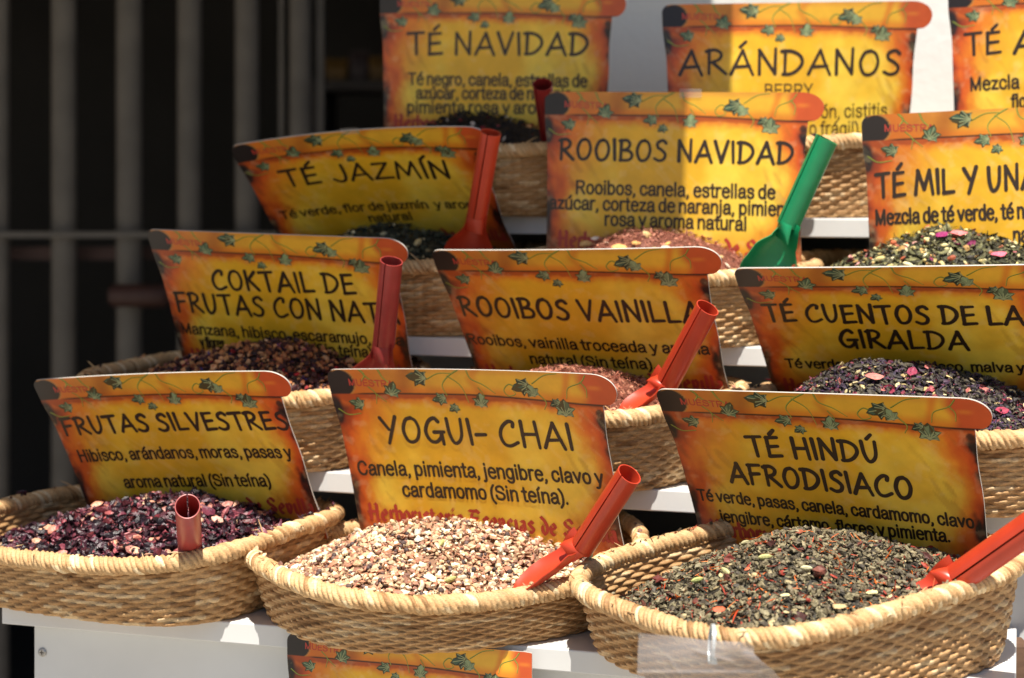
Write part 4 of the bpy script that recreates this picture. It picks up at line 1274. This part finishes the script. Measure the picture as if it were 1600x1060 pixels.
def make_heap(key, R, label):
    spec = TEAS[key]
    rng = np.random.default_rng(hash_key(key) + 5)
    px, py, dy, pw = APEX[key]
    Ya = R.cy + dy
    ap = at(px, py, Ya)
    r = math.radians(R.yaw)
    ex, ey = ap[0] - R.cx, ap[1] - R.cy
    lx, ly = ex * math.cos(r) - ey * math.sin(r), ex * math.sin(r) + ey * math.cos(r)
    lim = .45
    lx, ly = np.clip(lx, -lim * R.a, lim * R.a), np.clip(ly, -lim * R.b, lim * R.b)
    K = .925
    front = key in ('frutas', 'yogui', 'hindu')
    za = ap[2] - R.z0 + (-.0042 if front else -.0015 if R.row == 1 else .004)

    bw = rng.uniform(0, 50, 2)
    def surf(rad, t, lift=0.0):
        """rad 0 at the apex .. 1 at the rim, t ring angle in 0..1"""
        i = (t % 1.0) * 1440
        s = (t % 1.0) * R.per
        ox = np.interp(s, R._s, R._x) * K; oy = np.interp(s, R._s, R._y) * K
        x = lx * (1 - rad) + ox * rad; y = ly * (1 - rad) + oy * rad
        wx, wy = ox * math.cos(r) + oy * math.sin(r), -ox * math.sin(r) + oy * math.cos(r)
        ze = R.top(ox, oy) - .017 - (.019 if key == 'hindu' else .014) * np.clip((-.62 * wx + .78 * wy) / R.a, 0, 1)
        dome = 1 - (.58 * rad ** 1.05 + .42 * rad ** (pw + .5)) if front else 1 - (.32 * rad ** 1.1 + .68 * rad ** (pw + .4))
        zm = R.h - .017
        z = ze * rad + zm * (1 - rad) + (za - zm) * dome
        z = z + (fbm(x * 40 + bw[0], y * 40 + bw[1], 13, 3) - .5) * .009 * (1 - rad ** 6)
        return R.world(x, y, z + lift)

    rr = np.linspace(0, 1, 30); tt = np.linspace(0, 1, 96, endpoint=False)
    RR, TT = np.meshgrid(rr, tt, indexing='ij')
    P = surf(RR, TT, -.0035)
    V, F, Cc = [P.reshape(-1, 3)], [], [np.tile(np.array(spec['base']), (P.shape[0] * P.shape[1], 1))]
    for i in range(len(rr) - 1):
        for j in range(len(tt)):
            j2 = (j + 1) % len(tt)
            a, b, c, d = i * 96 + j, i * 96 + j2, (i + 1) * 96 + j2, (i + 1) * 96 + j
            F += [(a, c, b), (a, d, c)]
    F = [np.array(F)]
    n0 = len(V[0])
    tot = int(spec['n'] / FINE.get(key, .8) ** 1.7)
    fine = FINE.get(key, .8)
    share = sum(m[0] for m in spec['mix'])
    for sh, shape, lo, hi, cols in spec['mix']:
        cnt = int(tot * sh / share)
        variants = 9
        for vi in range(variants):
            m = cnt // variants + (1 if vi < cnt % variants else 0)
            if m == 0: continue
            tv, tf = SH[shape](rng)
            rad = np.sqrt(rng.random(m)) * .99; t = rng.random(m)
            e = 1e-3
            p = surf(rad, t)
            # spread evenly: the rim angle is by length, so only the apex pull needs no correction
            du = surf(np.minimum(rad + e, 1), t) - surf(np.maximum(rad - e, 0), t)
            dt = surf(rad, t + e) - surf(rad, t - e)
            nn = np.cross(du, dt); nn /= np.maximum(np.linalg.norm(nn, axis=1), 1e-12)[:, None]
            nn[nn[:, 2] < 0] *= -1
            ang = rng.uniform(0, 2 * np.pi, m)
            ref = np.stack([np.cos(ang), np.sin(ang), np.zeros(m)], -1)
            nn = nn + rng.normal(0, .42, (m, 3)); nn /= np.linalg.norm(nn, axis=1)[:, None]
            ax = ref - nn * (ref * nn).sum(1)[:, None]; ax /= np.linalg.norm(ax, axis=1)[:, None]
            ay = np.cross(nn, ax)
            flip = np.where(rng.random(m) < .5, -1.0, 1.0)
            size = (lo * .72 + (hi * 1.12 - lo * .72) * rng.random(m) ** 1.5) * fine
            p = p + np.array((0, 0, 1.0)) * (rng.uniform(-.0028, .0026, m))[:, None]
            stray = rng.random(m) < .012          # crumbs lying on the rim
            if stray.any():
                ts = t[stray]; ss = (ts % 1.0) * R.per
                xr, yr = np.interp(ss, R._s, R._x), np.interp(ss, R._s, R._y)
                k_ = rng.uniform(.975, 1.0, len(ts))
                p[stray] = R.world(xr * k_, yr * k_, R.top(xr, yr) + .0086)
                nn[stray] = (0, 0, 1.0)
            q = p[:, None, :] + size[:, None, None] * (tv[None, :, 0:1] * ax[:, None] + tv[None, :, 1:2] * ay[:, None] + (tv[None, :, 2:3] * flip[:, None, None]) * nn[:, None])
            pal = np.array(cols)
            cc = pal[rng.integers(0, len(pal), m)] * rng.uniform(.62, 1.32, (m, 1))
            cc = np.repeat(np.clip(cc, 0, 1)[:, None], len(tv), 1)
            V.append(q.reshape(-1, 3)); Cc.append(cc.reshape(-1, 3))
            F.append((tf[None] + (n0 + np.arange(m) * len(tv))[:, None, None]).reshape(-1, 3))
            n0 += m * len(tv)
    # single large pieces seen in the photograph: (pixel, shape, size, colour, turn)
    V = np.concatenate(V); F = np.concatenate(F); Cc = np.concatenate(Cc)
    base = np.array((R.cx, R.cy, R.z0 + .01))
    extra_v, extra_f, extra_c = [], [], []
    n0 = len(V)
    for (ppx, ppy, shape, size, col, turn) in EXTRA.get(key, ()):
        d = at(ppx, ppy, 1.0) - np.array((0, 0, CZ)); o = np.array((0, 0, CZ))
        # first heap point under that pixel
        g1, g2 = np.meshgrid(np.linspace(0, .99, 60), np.linspace(0, 1, 240, endpoint=False), indexing='ij')
        S_ = surf(g1.ravel(), g2.ravel())
        pr = np.stack([CX + FPX * S_[:, 0] / S_[:, 1], CY - FPX * (S_[:, 2] - CZ) / S_[:, 1]], -1)
        dd = np.hypot(pr[:, 0] - ppx, pr[:, 1] - ppy) + (S_[:, 1] - S_[:, 1].min()) * 12
        p = S_[np.argmin(dd)] + np.array((0, -.001, .0035))
        tv, tf = SH[shape](rng)
        a = math.radians(turn)
        nn = np.array((0, -.45, .9)); nn /= np.linalg.norm(nn)
        ax = np.array((math.cos(a), .5 * math.sin(a), .85 * math.sin(a))); ax -= nn * (ax @ nn); ax /= np.linalg.norm(ax)
        ay = np.cross(nn, ax)
        extra_v.append(p + size * (tv[:, 0:1] * ax + tv[:, 1:2] * ay + tv[:, 2:3] * nn))
        extra_f.append(tf + n0); n0 += len(tv)
        extra_c.append(np.tile(np.array(col), (len(tv), 1)))
    if extra_v:
        V = np.concatenate([V] + extra_v); F = np.concatenate([F] + extra_f); Cc = np.concatenate([Cc] + extra_c)
    me = bpy.data.meshes.new('tea_heap')
    fast_mesh(me, V - base, F)
    me.polygons.foreach_set('use_smooth', np.zeros(len(me.polygons), bool))
    ca = me.color_attributes.new('tint', 'FLOAT_COLOR', 'POINT')
    ca.data.foreach_set('color', np.hstack([Cc, np.ones((len(Cc), 1))]).astype(np.float32).ravel())
    me.materials.append(M['tea_gloss'] if spec.get('gloss') else M['tea'])
    o = bpy.data.objects.new('tea_heap', me)
    COL.objects.link(o)
    o.location = tuple(base)
    return tag(o, label, 'loose tea', 'heaps of loose tea')


EXTRA = {
    'hindu': [(1196, 876, 'pod', .0062, c_(196, 192, 128), 8), (1134, 898, 'pod', .0060, c_(190, 184, 132), -60), (1090, 912, 'pod', .0058, c_(178, 184, 112), 22),
              (1258, 894, 'pod', .0052, c_(214, 208, 166), -8), (1140, 880, 'twist', .0066, c_(116, 52, 42), 10), (1278, 902, 'twist', .0062, c_(120, 70, 56), 10),
              (1160, 840, 'pod', .0044, c_(178, 170, 128), 30), (1364, 930, 'chip', .0052, c_(220, 208, 150), 10), (1228, 936, 'chip', .004, c_(214, 200, 150), 10),
              (1030, 912, 'twist', .005, c_(104, 44, 36), 20), (1120, 957, 'chip', .0055, c_(196, 96, 60), 10), (1310, 955, 'chip', .006, c_(210, 180, 130), 0),
              (1175, 846, 'needle', .008, c_(214, 110, 30), 20), (1195, 852, 'needle', .007, c_(206, 92, 30), -15), (1150, 968, 'needle', .008, c_(206, 70, 34), 70)],
    'yogui': [(690, 854, 'pod', .0052, c_(196, 196, 120), 70), (704, 910, 'pod', .0060, c_(186, 184, 116), 35), (600, 828, 'pod', .0046, c_(196, 190, 130), 60),
              (672, 908, 'chip', .0062, c_(240, 230, 206), -40), (628, 930, 'chip', .0058, c_(236, 220, 186), 10), (740, 920, 'needle', .009, c_(214, 176, 126), -50)],
    'frutas': [(235, 778, 'chip', .0062, c_(206, 130, 118), 50), (318, 776, 'chip', .0058, c_(230, 180, 140), -20), (340, 820, 'petal', .0070, c_(226, 170, 150), -40),
               (326, 806, 'petal', .0090, c_(104, 44, 62), -50), (385, 822, 'curl', .0100, c_(96, 36, 40), 5), (150, 790, 'chip', .006, c_(214, 150, 120), 30), (60, 850, 'chip', .0055, c_(222, 160, 130), -20)],
    'cuentos': [(1365, 598, 'petal', .0085, c_(214, 132, 120), -10), (1425, 590, 'petal', .0075, c_(150, 60, 84), 70)],
    'rnavidad': [(915, 386, 'chip', .0085, c_(232, 186, 120), 5), (926, 371, 'chip', .006, c_(240, 222, 200), 20), (968, 391, 'chip', .009, c_(226, 170, 104), 0), (1040, 391, 'chip', .005, c_(232, 196, 180), 0)],
    'mil': [(1498, 372, 'petal', .0085, c_(226, 130, 130), 0), (1470, 374, 'petal', .0080, c_(150, 36, 100), 40), (1560, 405, 'petal', .008, c_(226, 110, 130), 10)],
    'jazmin': [(652, 384, 'pod', .0078, c_(214, 196, 140), 70), (590, 380, 'pod', .005, c_(206, 190, 140), 10)],
}


# ------------------------------------------------------------------ scoops
def make_scoop(label, N, H, B, m, width=.046, rad=.0105, seam=None, flat=None, spread=.5, hollow=.34):
    """rolled sheet-metal scoop: open tube handle from N (neck) to H (open end), trough blade from N to B (tip)"""
    N, H, B = (np.asarray(q, float) for q in (N, H, B))
    root = empty('tea_scoop', N, label, 'scoop', 'scoops stuck in the tea')
    hd = H - N; hl = np.linalg.norm(hd); hd /= hl
    bd = B - N; bl = np.linalg.norm(bd); bd /= bl
    side = np.cross(bd, hd); side /= np.linalg.norm(side)
    hu = np.cross(side, hd); hu /= np.linalg.norm(hu)          # away from the fold
    if seam is None: seam = math.pi * .5
    # handle: rolled sheet with a seam, open at the end, wall 0.8 mm
    b = MB()
    n = 40
    th = np.linspace(.06, 2 * np.pi - .06, n) + seam
    prof = rad * (1 + .035 * np.cos(th * 1 - seam))
    ring = lambda c, r_: c + r_[:, None] * (np.cos(th)[:, None] * side + np.sin(th)[:, None] * hu)
    zs = np.linspace(.004, hl, 10)
    cap = .0012 * np.cos(th - seam)
    outer = np.stack([ring(N + hd * z, prof) + (hd * cap[:, None] if z == zs[-1] else 0) for z in zs])
    inner = np.stack([ring(N + hd * z, prof - .0009) + (hd * cap[:, None] if z == zs[-1] else 0) for z in zs])
    b.grid(outer, 0)
    b.grid(inner, 0, flip=True)
    b.grid(np.stack([outer[-1], inner[-1]]), 0, smooth=False)
    b.grid(np.stack([outer[0], inner[0]]), 0, smooth=False, flip=True)
    b.grid(np.stack([outer[:, 0], inner[:, 0]]), 0, smooth=False)
    b.grid(np.stack([outer[:, -1], inner[:, -1]]), 0, smooth=False)
    b.build('handle', m, root)
    # neck and blade: one trough that opens from the tube's underside
    bs = side if flat is None else np.asarray(flat, float)
    bs = bs - bd * (bs @ bd); bs /= np.linalg.norm(bs)
    if bs @ side < 0: bs = -bs
    bu = np.cross(bs, bd); bu /= np.linalg.norm(bu)
    if bu @ hd < 0: bu = -bu
    b = MB()
    s = np.linspace(0, 1, 22)
    k = 17
    q = np.linspace(-1, 1, k)
    rows_o, rows_i = [], []
    for si in s:
        neck = sstep(.02, spread, np.array(si))
        tw_ = sstep(.0, .22, np.array(si))
        sd = side * (1 - tw_) + bs * tw_; sd = sd / np.linalg.norm(sd)
        w = rad * .92 + (width / 2 - rad * .92) * neck
        tip = max(0.0, (si - .62) / .38)
        w = w * math.sqrt(max(.004, 1 - tip ** 2.2))
        depth = (rad * 1.0) * (1 - neck) + (width * hollow) * neck
        depth *= (1 - .55 * tip)
        # at the neck the sheet still hugs the handle
        c = N + bd * (bl * si) + hd * (.010 * (1 - sstep(0, .16, np.array(si))))
        e = np.abs(q) ** 2.2
        rows_o.append(c + w * q[:, None] * sd + (depth * (e - .35))[:, None] * bu)
        rows_i.append(rows_o[-1] + bu * .0010)
    o_, i_ = np.stack(rows_o), np.stack(rows_i)
    b.grid(o_, 0); b.grid(i_, 0, flip=True)
    lo = np.concatenate([o_[:, 0], o_[-1, 1:], o_[::-1, -1][1:], o_[0, ::-1][1:-1]])
    li = np.concatenate([i_[:, 0], i_[-1, 1:], i_[::-1, -1][1:], i_[0, ::-1][1:-1]])
    b.grid(np.stack([lo, li]), 0, cu=True, smooth=False)
    b.build('blade', m, root)
    # bent strap joining tube and trough at the fold
    b = MB()
    t = np.linspace(-1.15, 1.15, 15)
    P = []
    for f_, r_ in ((0, 1.02), (.5, 1.05), (1, 1.0)):
        c = (N + hd * .0075) * (1 - f_) + (N + bd * .012) * f_
        nrm = hu * (1 - f_) + (bu if bu @ hu > 0 else -bu) * f_
        nrm /= np.linalg.norm(nrm)
        P.append(c + rad * r_ * (np.sin(t)[:, None] * side - np.cos(t)[:, None] * (-nrm if nrm @ hd < -2 else nrm)))
    b.grid(np.stack(P), 0)
    b.grid(np.stack(P)[::-1] - hu * .0006, 0)
    b.build('neck', m, root)
    return root


# ------------------------------------------------------------------ everything on the stand
ITEMS = [
    ('frutas', 'front row basket at the left edge filled with dark purple hibiscus tea', 'dark purple hibiscus and berry tea heaped under the FRUTAS SILVESTRES sign', 'leaning parchment sign reading FRUTAS SILVESTRES in the front row'),
    ('yogui', 'middle basket of the front row filled with pale chai spices', 'pale beige and brown chai spice heap under the YOGUI- CHAI sign', 'parchment sign reading YOGUI- CHAI in the middle of the front row'),
    ('hindu', 'front row basket with a clear plastic tag tied to its rim', 'grey green tea with cardamom pods and orange threads under TÉ HINDÚ AFRODISIACO', 'leaning parchment sign reading TÉ HINDÚ AFRODISIACO in the front row'),
    ('coktail', 'shaded second row basket of mixed dried fruit behind FRUTAS SILVESTRES', 'shaded brown and tan dried fruit heap with blue petals under COKTAIL DE FRUTAS', 'shaded parchment sign reading COKTAIL DE FRUTAS CON NATA'),
    ('vainilla', 'second row basket of red brown rooibos behind the YOGUI- CHAI sign', 'fine red brown rooibos heap under the ROOIBOS VAINILLA sign', 'orange parchment sign reading ROOIBOS VAINILLA'),
    ('cuentos', 'second row basket at the right edge behind the TÉ HINDÚ sign', 'dark purple grey tea with pink petals under TÉ CUENTOS DE LA GIRALDA', 'parchment sign reading TÉ CUENTOS DE LA GIRALDA at the right'),
    ('jazmin', 'shaded third row basket behind the COKTAIL sign', 'shaded dark green tea with cream jasmine buds under the TÉ JAZMÍN sign', 'shaded strongly tilted parchment sign reading TÉ JAZMÍN'),
    ('rnavidad', 'third row basket behind the ROOIBOS VAINILLA sign', 'pinkish brown rooibos with pale peel chunks under the ROOIBOS NAVIDAD sign', 'upright sunlit parchment sign reading ROOIBOS NAVIDAD'),
    ('mil', 'third row basket at the right edge behind TÉ CUENTOS DE LA GIRALDA', 'long leaf green tea with cream buds and pink petals under TÉ MIL Y UNA', 'sunlit parchment sign reading TÉ MIL Y UN cut by the right edge'),
    ('tenavidad', 'shaded top row basket behind the TÉ JAZMÍN and ROOIBOS NAVIDAD signs', 'almost black tea heap in the shade under the TÉ NAVIDAD sign', 'shaded upright parchment sign reading TÉ NAVIDAD in the top row'),
    ('arandanos', 'top row basket beside the green scoop under the ARÁNDANOS sign', 'dark berry tea hidden behind ROOIBOS NAVIDAD in the top row', 'half sunlit parchment sign reading ARÁNDANOS in the top row'),
    ('tea', 'top row basket hidden behind the TÉ MIL Y UNA sign', 'green tea hidden behind the TÉ MIL Y UNA sign', 'parchment sign in the top right corner reading TÉ A and Mezcla'),
]
RINGS = {}
for key, lb, lh, ls in ITEMS:
    root, R = make_basket(key, lb)
    RINGS[key] = R
    make_heap(key, R, lh)
    make_sign(key, ls, {'jazmin': (.44, -.018, .51, .012), 'rnavidad': (.49, -.012, .57, .02)}.get(key))
make_sign('bottom', 'parchment sign under the middle front basket with no words showing')

# scoops: neck, open end of the handle, blade tip
SC = [
    ('red scoop with a seamed open handle in the pale chai spices', at(907, 860, 1.500), at(984, 741, 1.446), at(806, 930, 1.486), 'red_metal', .040, .0108, (.12, 1, .22), .5, .24),
    ('large red scoop at the lower right in the TÉ HINDÚ tea', at(1488, 910, 1.388), at(1640, 803, 1.335), at(1376, 978, 1.372), 'red_metal', .040, .0120, (.12, 1, .22), .5, .2),
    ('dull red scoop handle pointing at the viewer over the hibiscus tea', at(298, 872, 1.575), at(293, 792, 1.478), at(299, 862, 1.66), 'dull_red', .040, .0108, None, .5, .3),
    ('red scoop standing in the ROOIBOS VAINILLA tea', at(1040, 604, 1.640), at(1106, 481, 1.590), at(975, 650, 1.620), 'red_metal', .040, .0112, (.12, 1, .22), .5, .22),
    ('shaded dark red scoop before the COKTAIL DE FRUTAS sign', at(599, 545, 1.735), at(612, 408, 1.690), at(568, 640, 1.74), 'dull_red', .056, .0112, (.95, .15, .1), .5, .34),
    ('shaded bright red scoop before the TÉ JAZMÍN sign', at(744, 345, 1.860), at(767, 207, 1.812), at(718, 440, 1.865), 'red_metal', .056, .0110, (.95, .15, .1), .5, .34),
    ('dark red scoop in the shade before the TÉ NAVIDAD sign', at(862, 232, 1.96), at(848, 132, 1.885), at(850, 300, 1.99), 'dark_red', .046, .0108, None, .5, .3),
    ('green scoop standing in the ROOIBOS NAVIDAD tea', at(1229, 358, 1.735), at(1292, 218, 1.712), at(1165, 445, 1.74), 'green_metal', .060, .0116, (.9, .3, .1), .45, .36),
]
for label, N, H, B, m, w, rd, fl, sp, ho in SC:
    make_scoop(label, N, H, B, M[m], w, rd, seam=(math.pi * 1.5), flat=fl, spread=sp, hollow=ho)

# clear plastic tag hanging from the TÉ HINDÚ basket
R = RINGS['hindu']
TD = 1.262
tie = MB()
c0 = at(1112, 1000, TD + .012)
t = np.linspace(0, 2 * np.pi, 28, endpoint=False)
ringp = np.stack([c0[0] + .0012 * np.sin(t), c0[1] + .0125 * np.cos(t), c0[2] - .003 + .0145 * np.sin(t)], -1)
P = np.stack([ringp + np.array((-.0013, 0, 0)), ringp + np.array((.0013, 0, 0)), ringp * 1.0 + np.array((.0013, 0, 0)) + (c0 - ringp) * .08, ringp + np.array((-.0013, 0, 0)) + (c0 - ringp) * .08])
tie.grid(P, 0, cu=True, cv=True, smooth=False)
hb = c0 + np.array((0, -.0125, -.012))
tie.box(hb - (.0022, .002, .002), hb + (.0022, .0015, .002))
tag(tie.build('cable_tie', M['tie'], base=c0), 'small white plastic tie looped round the basket rim above the clear tag', 'cable tie')
film = MB()
outline = np.array([(998, 990), (1050, 994), (1104, 1001), (1165, 1004), (1188, 1018), (1206, 1034), (1222, 1056), (1240, 1092), (1100, 1090), (994, 1084)], float)
rows = 44
L_ = lambda f: np.array((998 - 4 * f, 990 + 94 * f))
cols = np.linspace(0, 1, 80)
P = np.empty((rows, 80, 3))
topx = np.array([998, 1050, 1104, 1165, 1178]); topy = np.array([990, 994, 1001, 1004, 1010])
for i, f in enumerate(np.linspace(0, 1, rows)):
    rx = np.interp(990 + f * 94, [1004, 1018, 1034, 1056, 1092], [1178, 1190, 1207, 1223, 1240])
    xs = 998 - 4 * f + cols * (rx - 998 + 4 * f)
    ys = np.interp(xs, topx, topy) * (1 - f) + 1088 * f
    dep = TD - .004 + .006 * f + .0035 * np.sin(cols * 5 + f * 2) + .002 * np.cos(f * 6 + cols * 2) - .006 * np.maximum(0, cols - .75) * 4 * (1 - f) * .4
    ridge = lambda x0, y0, x1, y1, w_: np.exp(-(((xs - x0) * (y1 - y0) - (ys - y0) * (x1 - x0)) / math.hypot(x1 - x0, y1 - y0) / w_) ** 2) * sstep(x0 - 6, x0 + 6, xs) * sstep(x1 + 6, x1 - 6, xs)
    dep = dep - .0009 * ridge(1086, 1018, 1146, 1036, 3.5) - .0007 * ridge(1040, 1024, 1066, 1060, 2.5) + .003 * ridge(1160, 1010, 1215, 1030, 9) - .0012 * np.exp(-((ys - 1052) / 3) ** 2) * (cols < .9)
    P[i] = np.stack([at(a, b_, d_) for a, b_, d_ in zip(xs, ys, dep)])
film.grid(P, 0)
film.grid(P[::-1] + np.array((0, .0006, 0)), 0)
lp = np.concatenate([P[0], P[1:, -1], P[-1, ::-1][1:], P[::-1, 0][1:-1]])
film.grid(np.stack([lp, lp + np.array((0, .0006, 0))]), 0, cu=True)
tag(film.build('plastic_tag', M['film'], base=tuple(c0 - np.array((0, .012, .02)))), 'blank clear plastic tag hanging from the lower right basket rim', 'tag')
